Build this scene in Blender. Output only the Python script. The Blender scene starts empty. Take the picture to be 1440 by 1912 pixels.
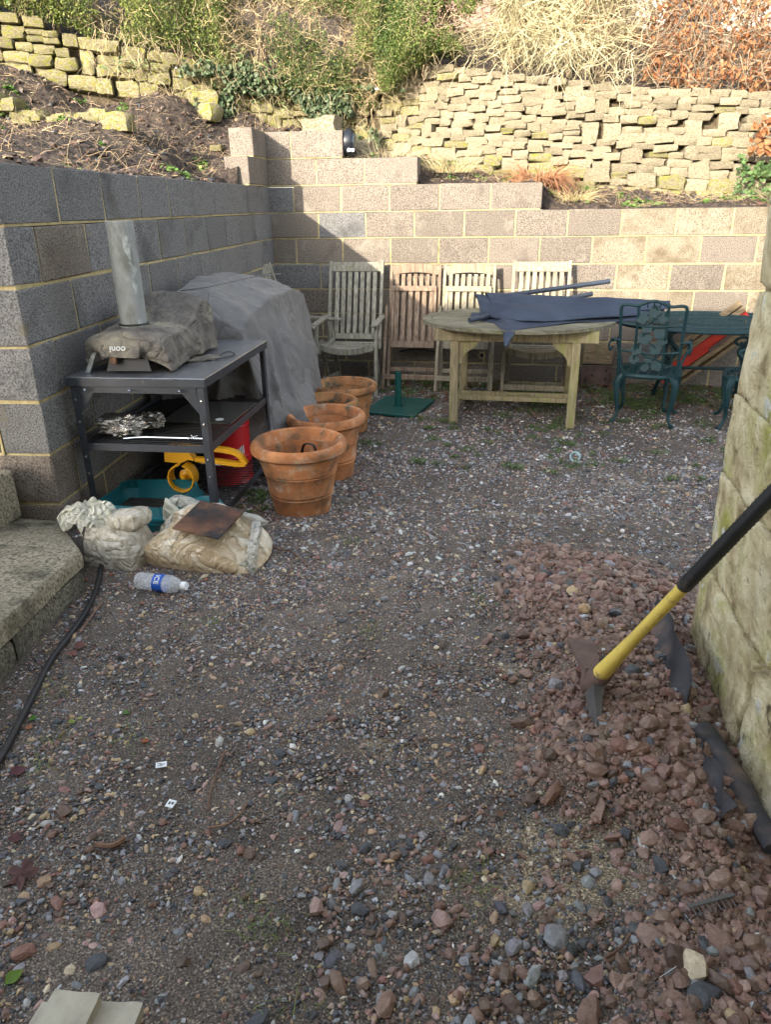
import bpy, math, random
import numpy as np
from mathutils import Vector, Matrix, noise as mnoise
random.seed(7); rng = np.random.default_rng(11)
R = math.radians
scn = bpy.context.scene
# ------------------------------------------------------------------ camera, sky, sun
CP = np.array([2.4319, -7.0146, 1.6269])
CR = np.array([0.982028, 0.188177, -0.014480]); CU = np.array([-0.059765, 0.382833, 0.921882]); CF = np.array([-0.179020, 0.904449, -0.387199]); FPX = 1364.67
cam = bpy.data.objects.new('camera', bpy.data.cameras.new('camera'))
scn.collection.objects.link(cam)
cam.matrix_world = Matrix([[CR[0], CU[0], -CF[0], CP[0]], [CR[1], CU[1], -CF[1], CP[1]], [CR[2], CU[2], -CF[2], CP[2]], [0, 0, 0, 1]])
cam.data.sensor_fit = 'VERTICAL'; cam.data.sensor_height = 24.0; cam.data.lens = FPX / 1912 * 24.0
cam.data.clip_start = 0.05; cam.data.clip_end = 500
scn.camera = cam
SUN_DX, SUN_DZ = 0.35, -0.316                      # light travels along (dx, 1, dz)
sd = Vector((SUN_DX, 1.0, SUN_DZ)).normalized()
SUN_EL = math.asin(-sd.z)
SUN_AZ = math.atan2(-sd.x, -sd.y)                  # compass angle of the sun from +Y towards +X
world = bpy.data.worlds.new('World'); scn.world = world; world.use_nodes = True
wn = world.node_tree.nodes; wl = world.node_tree.links; wn.clear()
sky = wn.new('ShaderNodeTexSky'); sky.sky_type = 'NISHITA'; sky.sun_disc = False
sky.sun_elevation = SUN_EL; sky.sun_rotation = SUN_AZ; sky.dust_density = 1.5; sky.ozone_density = 1.0
bg = wn.new('ShaderNodeBackground'); bg.inputs['Strength'].default_value = 0.15
wo = wn.new('ShaderNodeOutputWorld'); hsv = wn.new('ShaderNodeHueSaturation'); hsv.inputs['Saturation'].default_value = .45; wl.new(sky.outputs[0], hsv.inputs['Color']); wl.new(hsv.outputs[0], bg.inputs[0]); wl.new(bg.outputs[0], wo.inputs[0])
sl = bpy.data.lights.new('sun', 'SUN'); sl.energy = 2.3; sl.angle = R(0.6); sl.color = (1.0, 0.90, 0.74)
so = bpy.data.objects.new('sun', sl); scn.collection.objects.link(so); so.location = (-4, -14, 8)
so.rotation_euler = sd.to_track_quat('-Z', 'Y').to_euler()
scn.view_settings.view_transform = 'Standard'; scn.view_settings.look = 'None'
scn.view_settings.gamma = 1.0; scn.view_settings.use_curve_mapping = False
scn.view_settings.exposure = 2.38

# ------------------------------------------------------------------ places
YS = [-40, -9, -7, -6, -5, -4.2, -3.3, -2.5, -1.5, 0, 1]; ZS = [.6, .44, .42, .38, .34, .29, .15, .09, .06, .06, .06]
def ray(a, b): return CF * FPX + (a - 720) * CR - (b - 956) * CU
def hitz(a, b, z): d = ray(a, b); return CP + d * (z - CP[2]) / d[2]
def hity(a, b, y): d = ray(a, b); return CP + d * (y - CP[1]) / d[1]
AL = 0.10718
WL = np.array([math.sin(AL), -math.cos(AL), 0.]); WN = np.array([math.cos(AL), math.sin(AL), 0.])

def hsh(ix, iy, iz, seed):
    n = (ix * 374761393 + iy * 668265263 + iz * 2147483647 + seed * 1274126177) & 0xffffffff
    n = ((n ^ (n >> 13)) * 1274126177) & 0xffffffff
    n = ((n ^ (n >> 16)) * 2246822519) & 0xffffffff
    return ((n ^ (n >> 15)) & 0xffff) / 65535.0
def vnoise(x, y, z=0.0, seed=1):
    x = np.asarray(x, float); y = np.asarray(y, float); z = np.zeros_like(x) + z
    ix = np.floor(x).astype(np.int64); iy = np.floor(y).astype(np.int64); iz = np.floor(z).astype(np.int64)
    fx = x - ix; fy = y - iy; fz = z - iz
    fx = fx * fx * (3 - 2 * fx); fy = fy * fy * (3 - 2 * fy); fz = fz * fz * (3 - 2 * fz)
    def c(a, b, d): return hsh(ix + a, iy + b, iz + d, seed)
    l = lambda p, q, t: p + (q - p) * t
    return l(l(l(c(0,0,0), c(1,0,0), fx), l(c(0,1,0), c(1,1,0), fx), fy), l(l(c(0,0,1), c(1,0,1), fx), l(c(0,1,1), c(1,1,1), fx), fy), fz) * 2 - 1
def fbm(x, y, z=0.0, s=1.0, oct=3, seed=1):
    r = 0; a = 1; t = 0
    for i in range(oct):
        r = r + a * vnoise(np.asarray(x) * s, np.asarray(y) * s, np.asarray(z) * s, seed + i * 7); t += a; a *= .5; s *= 2.1
    return r / t

def inpoly(x, y, poly):
    x = np.asarray(x, float); y = np.asarray(y, float); ins = np.zeros(x.shape, bool); n = len(poly)
    for i in range(n):
        x1, y1 = poly[i]; x2, y2 = poly[(i + 1) % n]
        c = ((y1 > y) != (y2 > y)) & (x < (x2 - x1) * (y - y1) / (y2 - y1 + 1e-12) + x1)
        ins ^= c
    return ins
HEAP = [(2.47,-4.22),(2.75,-4.2),(3.0,-4.3),(3.2,-4.4),(3.2,-7.2),(2.55,-7.2),(2.62,-6.2),(2.74,-6.0),(2.68,-5.83),(2.56,-5.7),(2.47,-5.55),(2.46,-5.4),(2.5,-5.2),(2.44,-5.0),(2.40,-4.75),(2.38,-4.5)]
def polydist(x, y, poly):
    x = np.asarray(x, float); y = np.asarray(y, float); d = np.full(x.shape, 1e9); n = len(poly)
    for i in range(n):
        x1, y1 = poly[i]; x2, y2 = poly[(i + 1) % n]; dx, dy = x2 - x1, y2 - y1
        t = np.clip(((x - x1) * dx + (y - y1) * dy) / (dx * dx + dy * dy), 0, 1)
        d = np.minimum(d, np.hypot(x - x1 - t * dx, y - y1 - t * dy))
    return np.where(inpoly(x, y, poly), d, -d)
def heap_mask(x, y):
    x = np.asarray(x, float); y = np.asarray(y, float)
    d = polydist(x + .05 * vnoise(x * 7, y * 7, 0, 5), y + .05 * vnoise(x * 7, y * 7, 3, 9), HEAP)
    return np.clip(d / .22 + .15, 0, 1)
def ground_z(x, y):
    x = np.asarray(x, float); y = np.asarray(y, float)
    z = np.interp(y, YS, ZS) + .012 * fbm(x, y, 0, 1.7, 3, 3)
    m = heap_mask(x, y)
    crest = np.exp(-((x - 2.72) / .2) ** 2)
    return z + m * (.03 + .05 * crest + .02 * fbm(x, y, 0, 5, 3, 21)) - .03 * np.clip((x - 2.88) / .1, 0, 1) * m
def gz(x, y): return float(ground_z(np.array([x]), np.array([y]))[0])
def G(a, b):
    z = .2
    for i in range(40):
        P = hitz(a, b, z); z = .5 * z + .5 * gz(P[0], P[1])
    return P

# ------------------------------------------------------------------ mesh tools
def link(o): scn.collection.objects.link(o); return o
def tag(o, label=None, cat=None, group=None, kind=None):
    if label: o['label'] = label
    if cat: o['category'] = cat
    if group: o['group'] = group
    if kind: o['kind'] = kind
    return o
def thing(name, loc, label, cat, rz=0, group=None):
    o = bpy.data.objects.new(name, None); o.location = tuple(float(v) for v in loc); o.rotation_euler = (0, 0, rz)
    o.empty_display_size = .1
    return tag(link(o), label, cat, group)
def mk(name, v, f, mat, parent=None, smooth=35, world=False, loc=None, rot=None, col=None):
    """one mesh object; world=True: v is given in world coordinates"""
    v = np.asarray(v, float).reshape(-1, 3)
    if world:
        if parent is not None:
            q = v - np.array(parent.location)
            a = -parent.rotation_euler[2]; c, s = math.cos(a), math.sin(a)
            v = np.stack([q[:, 0] * c - q[:, 1] * s, q[:, 0] * s + q[:, 1] * c, q[:, 2]], 1)
            if parent.parent is not None: raise Exception('nested world')
        else:
            b = np.array([v[:, 0].mean(), v[:, 1].mean(), v[:, 2].min()]); v = v - b; loc = b
    me = bpy.data.meshes.new(name)
    if isinstance(f, np.ndarray):
        n, k = f.shape
        me.vertices.add(len(v)); me.vertices.foreach_set('co', v.astype(np.float32).ravel())
        me.loops.add(n * k); me.loops.foreach_set('vertex_index', f.astype(np.int32).ravel())
        me.polygons.add(n); me.polygons.foreach_set('loop_start', (np.arange(n) * k).astype(np.int32))
        me.polygons.foreach_set('loop_total', np.full(n, k, np.int32)); me.update(calc_edges=True)
    else:
        me.from_pydata(v.tolist(), [], f)
    if col is not None:
        at = me.color_attributes.new('tint', 'FLOAT_COLOR', 'POINT')
        c4 = np.ones((len(v), 4), np.float32); c4[:, :3] = col; at.data.foreach_set('color', c4.ravel())
    if smooth:
        me.polygons.foreach_set('use_smooth', np.ones(len(me.polygons), bool))
        if smooth < 180: me.set_sharp_from_angle(angle=R(smooth))
    else: me.polygons.foreach_set('use_smooth', np.zeros(len(me.polygons), bool))
    me.materials.append(mat)
    o = bpy.data.objects.new(name, me)
    if parent is not None: o.parent = parent
    if loc is not None: o.location = tuple(float(x) for x in loc)
    if rot is not None: o.rotation_euler = rot
    return link(o)
def inst(src, name, parent=None, loc=(0, 0, 0), rot=(0, 0, 0), scale=(1, 1, 1)):
    o = bpy.data.objects.new(name, src if isinstance(src, bpy.types.Mesh) else src.data)
    if parent is not None: o.parent = parent
    o.location = tuple(float(x) for x in loc); o.rotation_euler = rot; o.scale = scale
    return link(o)
def copy_tree(o, parent=None):
    c = o.copy(); link(c); c.parent = parent
    for ch in [k for k in bpy.data.objects if k.parent == o]: copy_tree(ch, c)
    return c
def rotm(rx=0, ry=0, rz=0):
    return np.array(Matrix.Rotation(rz, 3, 'Z') @ Matrix.Rotation(ry, 3, 'Y') @ Matrix.Rotation(rx, 3, 'X'))
def frame(d, up=(0, 0, 1)):
    d = np.asarray(d, float); d = d / np.linalg.norm(d); up = np.asarray(up, float)
    if abs(d @ up / np.linalg.norm(up)) > .98: up = np.array([0., 1., 0.])
    s = np.cross(d, up); s /= np.linalg.norm(s); return s, np.cross(s, d), d
class MB:
    def __init__(s): s.v = []; s.f = []
    def add(s, v, f):
        n = len(s.v); s.v += [tuple(map(float, p)) for p in v]; s.f += [tuple(int(i) + n for i in q) for q in f]; return s
    def box(s, c, size, rot=None, bev=.002):
        h = np.array(size) / 2.; b = min(bev, h.min() * .45); v = []; idx = {}
        for sx in (-1, 1):
            for sy in (-1, 1):
                for sz in (-1, 1):
                    for k in range(3):
                        p = np.array([sx, sy, sz]) * (h - b); p[k] = [sx, sy, sz][k] * h[k]
                        idx[(sx, sy, sz, k)] = len(v); v.append(p)
        f = []
        for k in range(3):
            i, j = [(1, 2), (2, 0), (0, 1)][k]
            for sg in (-1, 1):
                q = []
                for a, bb in ((-1, -1), (1, -1), (1, 1), (-1, 1)):
                    t = [0, 0, 0]; t[k] = sg; t[i] = a; t[j] = bb; q.append(idx[(*t, k)])
                f.append(q if sg > 0 else q[::-1])
        for k in range(3):                      # edges parallel to axis k
            i, j = [(1, 2), (2, 0), (0, 1)][k]
            for a in (-1, 1):
                for bb in (-1, 1):
                    t0 = [0, 0, 0]; t1 = [0, 0, 0]; t0[k] = -1; t1[k] = 1; t0[i] = t1[i] = a; t0[j] = t1[j] = bb
                    q = [idx[(*t0, i)], idx[(*t1, i)], idx[(*t1, j)], idx[(*t0, j)]]
                    f.append(q if a * bb < 0 else q[::-1])
        for sx in (-1, 1):
            for sy in (-1, 1):
                for sz in (-1, 1):
                    q = [idx[(sx, sy, sz, k)] for k in range(3)]
                    f.append(q if sx * sy * sz > 0 else q[::-1])
        v = np.array(v)
        if rot is not None: v = v @ np.asarray(rot).T
        return s.add(v + np.array(c), f)
    def beam(s, a, b, w, h, up=(0, 0, 1), bev=.002):
        a = np.array(a, float); b = np.array(b, float); sd_, u_, d_ = frame(b - a, up)
        return s.box((a + b) / 2, (w, np.linalg.norm(b - a), h), np.stack([sd_, d_, u_], 1), bev)
    def tube(s, path, r, n=8, cap=True, flat=None, closed=False):
        P = [np.array(p, float) for p in path]; m = len(P)
        rr = r if hasattr(r, '__len__') else [r] * m; v = []; prev = None
        for i in range(m):
            if closed: d = P[(i + 1) % m] - P[i - 1]
            else: d = P[min(i + 1, m - 1)] - P[max(i - 1, 0)]
            d = d / (np.linalg.norm(d) + 1e-12)
            if prev is None: sd_, u_, _ = frame(d)
            else:
                sd_ = prev - d * (prev @ d); sd_ /= np.linalg.norm(sd_); u_ = np.cross(sd_, d)
            prev = sd_
            for k in range(n):
                t = 2 * math.pi * k / n
                v.append(P[i] + rr[i] * (math.cos(t) * sd_ + math.sin(t) * u_ * (flat or 1)))
        f = [(i * n + k, i * n + (k + 1) % n, (i + 1) % m * n + (k + 1) % n, (i + 1) % m * n + k) for i in range(m if closed else m - 1) for k in range(n)]
        if cap and not closed: f += [tuple(range(n))[::-1], tuple(range((m - 1) * n, m * n))]
        f = [q[::-1] for q in f]
        return s.add(v, f)
    def lathe(s, prof, c=(0, 0, 0), n=32, rot=None, wob=0):
        v = []; m = len(prof)
        for (r, z) in prof:
            for k in range(n):
                t = 2 * math.pi * k / n; q = r * (1 + wob * math.sin(3 * t + z * 9)); v.append((q * math.cos(t), q * math.sin(t), z))
        f = [(i * n + k, i * n + (k + 1) % n, (i + 1) * n + (k + 1) % n, (i + 1) * n + k) for i in range(m - 1) for k in range(n)]
        v = np.array(v)
        if rot is not None: v = v @ np.asarray(rot).T
        return s.add(v + np.array(c), f)
    def prism(s, pts, t, M=None, o=(0, 0, 0)):
        """outline pts (x,y) extruded by t along z, then M, then moved"""
        n = len(pts); v = np.array([(p[0], p[1], 0) for p in pts] + [(p[0], p[1], t) for p in pts], float)
        f = [tuple(range(n))[::-1], tuple(range(n, 2 * n))] + [(i, (i + 1) % n, (i + 1) % n + n, i + n) for i in range(n)]
        if M is not None: v = v @ np.asarray(M).T
        return s.add(v + np.array(o), f)
    def build(s, name, mat, parent=None, **k): return mk(name, s.v, s.f, mat, parent, **k)
def smooth_path(pts, n=6):
    P = [np.array(p, float) for p in pts]; P = [2 * P[0] - P[1]] + P + [2 * P[-1] - P[-2]]; out = []
    for i in range(1, len(P) - 2):
        for k in range(n):
            t = k / n; a, b, c, d = P[i - 1:i + 3]
            out.append(.5 * (2 * b + (c - a) * t + (2 * a - 5 * b + 4 * c - d) * t * t + (3 * b - a - 3 * c + d) * t ** 3))
    out.append(P[-2]); return out
def grid_faces(nu, nv, closed=False):
    i, j = np.meshgrid(np.arange(nu - 1), np.arange(nv if closed else nv - 1), indexing='ij'); i = i.ravel(); j = j.ravel(); j2 = (j + 1) % nv
    return np.stack([i * nv + j, (i + 1) * nv + j, (i + 1) * nv + j2, i * nv + j2], 1)

# ------------------------------------------------------------------ materials
def M(name, cols, scale=8, rough=.8, bump=(), metal=0, spec=.4, detail=4, coord='Object', rnd=0, spots=(), attr=False, transl=0, trans=0, alpha=1, stretch=None, dist=0, sheen=0):
    """cols: [(pos,(r,g,b))...] along a noise; bump: [(scale,strength,kind)]; spots: [(colour,scale,lo,hi)] patches laid over it"""
    m = bpy.data.materials.new(name); m.use_nodes = True; N = m.node_tree.nodes; L = m.node_tree.links; b = N['Principled BSDF']
    tc = N.new('ShaderNodeTexCoord'); src = tc.outputs[coord]
    oi = N.new('ShaderNodeObjectInfo'); ad = N.new('ShaderNodeVectorMath'); ad.operation = 'MULTIPLY_ADD'
    cb = N.new('ShaderNodeCombineXYZ')
    for i in range(3): L.new(oi.outputs['Random'], cb.inputs[i])
    L.new(cb.outputs[0], ad.inputs[0]); ad.inputs[1].default_value = (37, 53, 71); L.new(src, ad.inputs[2]); vec = ad.outputs[0]
    if stretch:
        mp = N.new('ShaderNodeMapping'); mp.inputs['Scale'].default_value = stretch; L.new(vec, mp.inputs[0]); vec = mp.outputs[0]
    def noise(sc, det=detail, ro=.6):
        n = N.new('ShaderNodeTexNoise'); n.inputs['Scale'].default_value = sc; n.inputs['Detail'].default_value = det; n.inputs['Roughness'].default_value = ro; n.inputs['Distortion'].default_value = dist
        L.new(vec, n.inputs['Vector']); return n.outputs['Fac']
    def ramp(fac, stops):
        r = N.new('ShaderNodeValToRGB'); e = r.color_ramp.elements
        while len(e) < len(stops): e.new(.5)
        for k, (p, c) in enumerate(stops): e[k].position = p; e[k].color = (*c, 1)
        L.new(fac, r.inputs[0]); return r.outputs[0]
    def mix(kind, fac, a, c):
        x = N.new('ShaderNodeMix'); x.data_type = 'RGBA'; x.blend_type = kind
        if isinstance(fac, (int, float)): x.inputs[0].default_value = fac
        else: L.new(fac, x.inputs[0])
        for s_, q in ((6, a), (7, c)):
            if isinstance(q, tuple): x.inputs[s_].default_value = (*q, 1)
            else: L.new(q, x.inputs[s_])
        return x.outputs[2]
    col = ramp(noise(scale), cols)
    if attr:
        at = N.new('ShaderNodeAttribute'); at.attribute_name = 'tint'; col = mix('MULTIPLY', 1.0, col, at.outputs['Color'])
    if rnd:
        mr = N.new('ShaderNodeMapRange'); L.new(oi.outputs['Random'], mr.inputs[0]); mr.inputs[3].default_value = 1 - rnd; mr.inputs[4].default_value = 1 + rnd
        hs = N.new('ShaderNodeHueSaturation'); L.new(mr.outputs[0], hs.inputs['Value']); L.new(col, hs.inputs['Color']); col = hs.outputs[0]
    for (c, sc, lo, hi) in spots:
        col = mix('MIX', ramp(noise(sc, 5, .62), [(lo, (0, 0, 0)), (hi, (1, 1, 1))]), col, c)
    L.new(col, b.inputs['Base Color'])
    b.inputs['Roughness'].default_value = rough; b.inputs['Metallic'].default_value = metal; b.inputs['Specular IOR Level'].default_value = spec
    b.inputs['Alpha'].default_value = alpha
    if trans: b.inputs['Transmission Weight'].default_value = trans
    if sheen: b.inputs['Sheen Weight'].default_value = sheen
    prev = None
    for (sc, st, kind) in bump:
        if kind == 'v':
            n = N.new('ShaderNodeTexVoronoi'); n.inputs['Scale'].default_value = sc; L.new(vec, n.inputs['Vector']); h = n.outputs['Distance']
        elif kind == 'r':                                        # thin crease lines, as in crumpled sheet
            n = N.new('ShaderNodeTexNoise'); n.inputs['Scale'].default_value = sc; n.inputs['Detail'].default_value = 2; n.inputs['Distortion'].default_value = .8; L.new(vec, n.inputs['Vector'])
            q1 = N.new('ShaderNodeMath'); q1.operation = 'SUBTRACT'; L.new(n.outputs['Fac'], q1.inputs[0]); q1.inputs[1].default_value = .5
            q2 = N.new('ShaderNodeMath'); q2.operation = 'ABSOLUTE'; L.new(q1.outputs[0], q2.inputs[0])
            q3 = N.new('ShaderNodeMath'); q3.operation = 'POWER'; L.new(q2.outputs[0], q3.inputs[0]); q3.inputs[1].default_value = .6; h = q3.outputs[0]
        else: h = noise(sc, 5, .65)
        bp = N.new('ShaderNodeBump'); bp.inputs['Strength'].default_value = 1; bp.inputs['Distance'].default_value = st; L.new(h, bp.inputs['Height'])
        if prev: L.new(prev, bp.inputs['Normal'])
        prev = bp.outputs[0]
    if prev: L.new(prev, b.inputs['Normal'])
    if transl:
        t = N.new('ShaderNodeBsdfTranslucent'); L.new(col, t.inputs[0]); ms = N.new('ShaderNodeMixShader'); ms.inputs[0].default_value = transl
        L.new(b.outputs[0], ms.inputs[1]); L.new(t.outputs[0], ms.inputs[2]); L.new(ms.outputs[0], N['Material Output'].inputs['Surface'])
    return m
def flat(c): return [(.3, tuple(x * .85 for x in c)), (.7, tuple(min(1, x * 1.12) for x in c))]
def speck(dark, lo, hi): return [(.34, dark), (.44, lo), (.62, hi)]

# pitted dense concrete block: dark pores between pale aggregate
mat_block_grey = M('block_grey', speck((.048,.047,.047), (.118,.115,.113), (.215,.21,.204)), 150, .95, [(90,.004,'n'),(9,.002,'n')], detail=2, rnd=.11, spots=[((.20,.175,.12),6,.64,.72),((.055,.055,.055),3,.55,.75)])
mat_block_pink = M('block_pink', speck((.046,.037,.030), (.122,.101,.083), (.212,.182,.150)), 150, .95, [(90,.004,'n'),(9,.002,'n')], detail=2, rnd=.12, spots=[((.26,.235,.19),5,.58,.80),((.085,.07,.058),4,.58,.8)])
mat_block_tan = M('block_tan', speck((.075,.06,.042), (.165,.135,.095), (.26,.225,.17)), 130, .95, [(90,.004,'n'),(9,.002,'n')], detail=2, rnd=.10, spots=[((.11,.085,.052),4.5,.50,.72),((.30,.27,.21),4.,.56,.8)])
mat_mortar = M('mortar', [(.3,(.28,.225,.11)),(.7,(.46,.38,.20))], 30, .95, [(60,.003,'n')], spots=[((.10,.10,.05),2.2,.55,.75)])
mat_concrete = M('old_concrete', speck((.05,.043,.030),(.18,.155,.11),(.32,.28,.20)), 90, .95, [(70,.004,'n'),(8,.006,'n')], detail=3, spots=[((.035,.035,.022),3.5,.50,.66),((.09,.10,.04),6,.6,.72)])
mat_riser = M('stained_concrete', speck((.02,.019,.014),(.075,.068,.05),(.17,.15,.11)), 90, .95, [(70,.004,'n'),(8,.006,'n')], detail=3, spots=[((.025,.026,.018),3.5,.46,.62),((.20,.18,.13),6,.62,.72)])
mat_backing = M('packed_earth', [(.3,(.05,.038,.022)),(.7,(.13,.10,.06))], 26, .95, [(40,.01,'n')])
mat_soil_ground = M('moist_grit', [(.34,(.022,.019,.018)),(.47,(.068,.060,.053)),(.58,(.122,.107,.092)),(.70,(.33,.30,.26))], 230, .85, [(150,.004,'n'),(28,.008,'n')], detail=3, attr=True, spec=.5)
mat_bank = M('garden_soil', [(.32,(.015,.010,.008)),(.52,(.055,.04,.032)),(.75,(.15,.11,.075))], 26, .95, [(40,.02,'n'),(9,.04,'n')], detail=5)
mat_rockcol = M('gravel_stone', [(.3,(.70,.70,.70)),(.7,(1.25,1.25,1.25))], 120, .45, [(200,.0012,'n')], attr=True, spec=.45)
mat_big = M('field_stone', [(.3,(.72,.72,.72)),(.7,(1.2,1.2,1.2))], 60, .68, [(120,.003,'n'),(30,.004,'n')], attr=True, spec=.45)
mat_dry = M('dry_limestone', [(.30,(.125,.10,.06)),(.48,(.265,.22,.145)),(.7,(.38,.335,.24))], 14, .95, [(55,.006,'n'),(14,.012,'n')], detail=5, rnd=.2, spots=[((.12,.105,.06),9,.56,.66),((.60,.60,.56),4.5,.68,.72),((.40,.27,.06),7,.70,.76)])
mat_dry_moss = M('mossy_limestone', [(.30,(.13,.105,.055)),(.5,(.26,.225,.13)),(.7,(.38,.34,.21))], 12, .95, [(45,.008,'n'),(12,.015,'n')], detail=5, rnd=.2, spots=[((.22,.22,.03),5,.5,.62),((.10,.085,.05),9,.60,.70)])
mat_corner = M('limestone_quoin', [(.33,(.27,.21,.11)),(.45,(.55,.46,.27)),(.6,(.76,.68,.46))], 9, .93, [(120,.006,'n'),(34,.016,'n'),(9,.02,'n')], detail=8, dist=.25, spots=[((.36,.35,.09),4.5,.52,.68),((.12,.10,.055),13,.62,.72),((.60,.60,.55),9,.64,.69)])
mat_qmortar = M('lime_mortar', [(.3,(.22,.18,.10)),(.7,(.36,.30,.18))], 20, .95, [(50,.004,'n')])

# ------------------------------------------------------------------ ground
def coords(a, b, st, ext): 
    return np.concatenate([np.array(ext[0], float), np.arange(a, b, st), np.array(ext[1], float)])
gxs = coords(.2, 4.7, .018, ([-60, -12, -3, -.6], [5, 6, 9, 30, 70])); gys = coords(-6.75, .06, .018, ([-60, -20, -9, -7.5], [.1]))
X, Y = np.meshgrid(gxs, gys, indexing='ij'); Z = ground_z(X, Y)
hm = heap_mask(X, Y)
Z = Z + .006 * fbm(X, Y, 0, 14, 3, 31) * (1 + 1.5 * hm)
c_soil = np.array([1.12, 1.02, .93]); c_red = np.array([1.6, 1.2, 1.0]) ; 
T = c_soil + (c_red - c_soil) * hm[..., None]
def patch(x0, y0, r, X=X, Y=Y): return np.clip(1.25 - np.hypot((X - x0) / r[0], (Y - y0) / r[1]) - .55 * fbm(X, Y, 0, 9, 3, 77), 0, 1)
for (px, py, rr) in ((960,960,(.16,.05)),(1190,905,(.22,.06)),(1040,1590,(.12,.06)),(1100,1545,(.1,.05)),(985,1260,(.08,.05)),(730,1400,(.1,.05)),(1060,1640,(.13,.07)),(1010,1680,(.1,.05))):
    q = G(px, py); w = np.clip(patch(q[0], q[1], rr) * 1.2, 0, .85)[..., None]; T = T * (1 - w) + np.array([2.9, 2.65, 2.0]) * w
q = G(240, 1560); w = np.clip(1 - np.abs(X - .95 - (Y + 6) * -.2) / .9, 0, 1) * np.clip((-Y - 3.2) / 1.2, 0, 1) * (.5 + .5 * fbm(X, Y, 0, 3, 2, 8)); T = T * (1 - .35 * w[..., None]); T = T * (1.0 + .32 * fbm(X, Y, 0, 1.6, 4, 91))[..., None] * (1 + .25 * vnoise(X * 11, Y * 11, 0, 92))[..., None]
ground = mk('ground', np.stack([X, Y, Z], -1), grid_faces(len(gxs), len(gys)), mat_soil_ground, smooth=180, col=T.reshape(-1, 3))
tag(ground, 'yard floor of dark compacted grit and moist soil', kind='structure')

# ------------------------------------------------------------------ block retaining walls
depth_first = lambda w, d: d > w
def block_mesh(name, w, d, h, mat, seed):
    rg = np.random.default_rng(seed); mb = MB().box((0, 0, 0), (w, d, h), bev=.005); v = np.array(mb.v)
    v += rg.normal(0, 1, v.shape) * ((.0008, .0026, .0026) if depth_first(w, d) else (.0026, .0008, .0026)); return v, mb.f
BLK = {}
def place_block(parent, x0, x1, z0, depth, y0, mat, name='block', swap=False, z1=None):
    """block from x0..x1 (joint centres) in a course starting at z0; front face at local y=0 +- jitter"""
    w = round(x1 - x0 - .013, 3); h = round((z1 or z0 + .225) - z0 - .013, 3); key = (w, h, mat.name, random.randrange(4), swap)
    if w < .02: return
    if key not in BLK:
        v, f = block_mesh(name, depth if swap else w, w if swap else depth, h, mat, len(BLK))
        me = bpy.data.meshes.new('block'); me.from_pydata(v.tolist(), [], f); me.materials.append(mat); BLK[key] = me
    j = random.uniform(-.0012, .0012)
    c = (y0 + j, (x0 + x1) / 2, z0 + (h + .010) / 2) if swap else ((x0 + x1) / 2, y0 + j, z0 + (h + .010) / 2)
    return inst(BLK[key], name, parent, c, (random.uniform(-.002, .002), random.uniform(-.003, .003), random.uniform(-.003, .003)))
A = 1.575; CH = .225
back = thing('block_wall', (0, 0, 0), 'stepped block retaining wall facing the yard behind the folding chairs', 'wall', group='concrete block retaining walls')
mm = MB(); tops = {2: .705, 1: 1.375, 0: 2.465}
for j in range(-7, 3):
    z0 = A + CH * j; xe = tops.get(j, 5.7); off = .4515 if j % 2 else .2265
    xs = [-.19] + [x for x in np.arange(off, xe - .08, .45)] + [xe]
    for a, b in zip(xs[:-1], xs[1:]):
        rr = random.random(); xm = (a + b) / 2
        if xm > 2.95 + .2 * ((j % 2)) and j > -5 and rr < .85: mt = mat_block_tan
        elif xm < .9 and j in (-1, 0, -3) and rr < .6: mt = mat_block_grey
        else: mt = mat_block_grey if rr < .07 else mat_block_pink
        place_block(back, a, b + (.0065 if b == xe else 0), z0, .2, .1, mt)
    mm.box(((xe - .194) / 2, .1, z0 + .1085 - .005), (xe + .18, .189, .217 if j == max(2 if xe < .8 else 1 if xe < 1.5 else 0 if xe < 2.6 else -1, j) else .225), bev=.001)
mm.build('mortar_bed', mat_mortar, back)

left = thing('block_wall', (0, 0, 0), 'shaded grey block retaining wall beside the barbecue ending at the corner by the step', 'wall', rz=AL - math.pi / 2, group='concrete block retaining walls')
mm = MB(); SE = 4.424
for j in range(-7, 3):
    z0 = A + CH * j; se = {2: .49, 1: .705}.get(j, SE)
    if j <= 0:
        off = (SE - .2 - .0025) if j % 2 else (SE - .4415)
        ss = [.004] + sorted([x for x in np.arange(off, .06, -.45)]) + [se]
    else: ss = [.004, se] if j == 2 else [.004, .27, se]
    for a, b in zip(ss[:-1], ss[1:]):
        rr = random.random(); last = (b == SE)
        mt = mat_block_pink if (rr < .11 or j > 0 or (j == -5 and last)) else mat_block_grey
        if last and j % 2 and j < 0: continue         # that corner block belongs to the return course
        place_block(left, a, b + (.0065 if b == se else 0), z0, .2, -.1, mt)
    mm.box((se / 2 - .002, -.1, z0 + .1035), (se - .008, .189, .217 if j in (2, 1, 0) else .225), bev=.001)
    if j <= 0:                                         # the end of the wall turns away to the left
        ye = [0] + [-.44 - .45 * k for k in range(3)] if j % 2 else [-.2075, -.6575, -1.1]
        for a, b in zip(ye[1:], ye[:-1]):
            place_block(left, a, b + (.0065 if b == 0 else 0), z0, .2, SE - .1, mat_block_pink if j == -5 else mat_block_grey, swap=True)
        mm.box((SE - .1, -.65, z0 + .1035), (.189, .89, .217 if j == 0 else .225), bev=.001)
mm.build('mortar_bed', mat_mortar, left)

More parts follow.
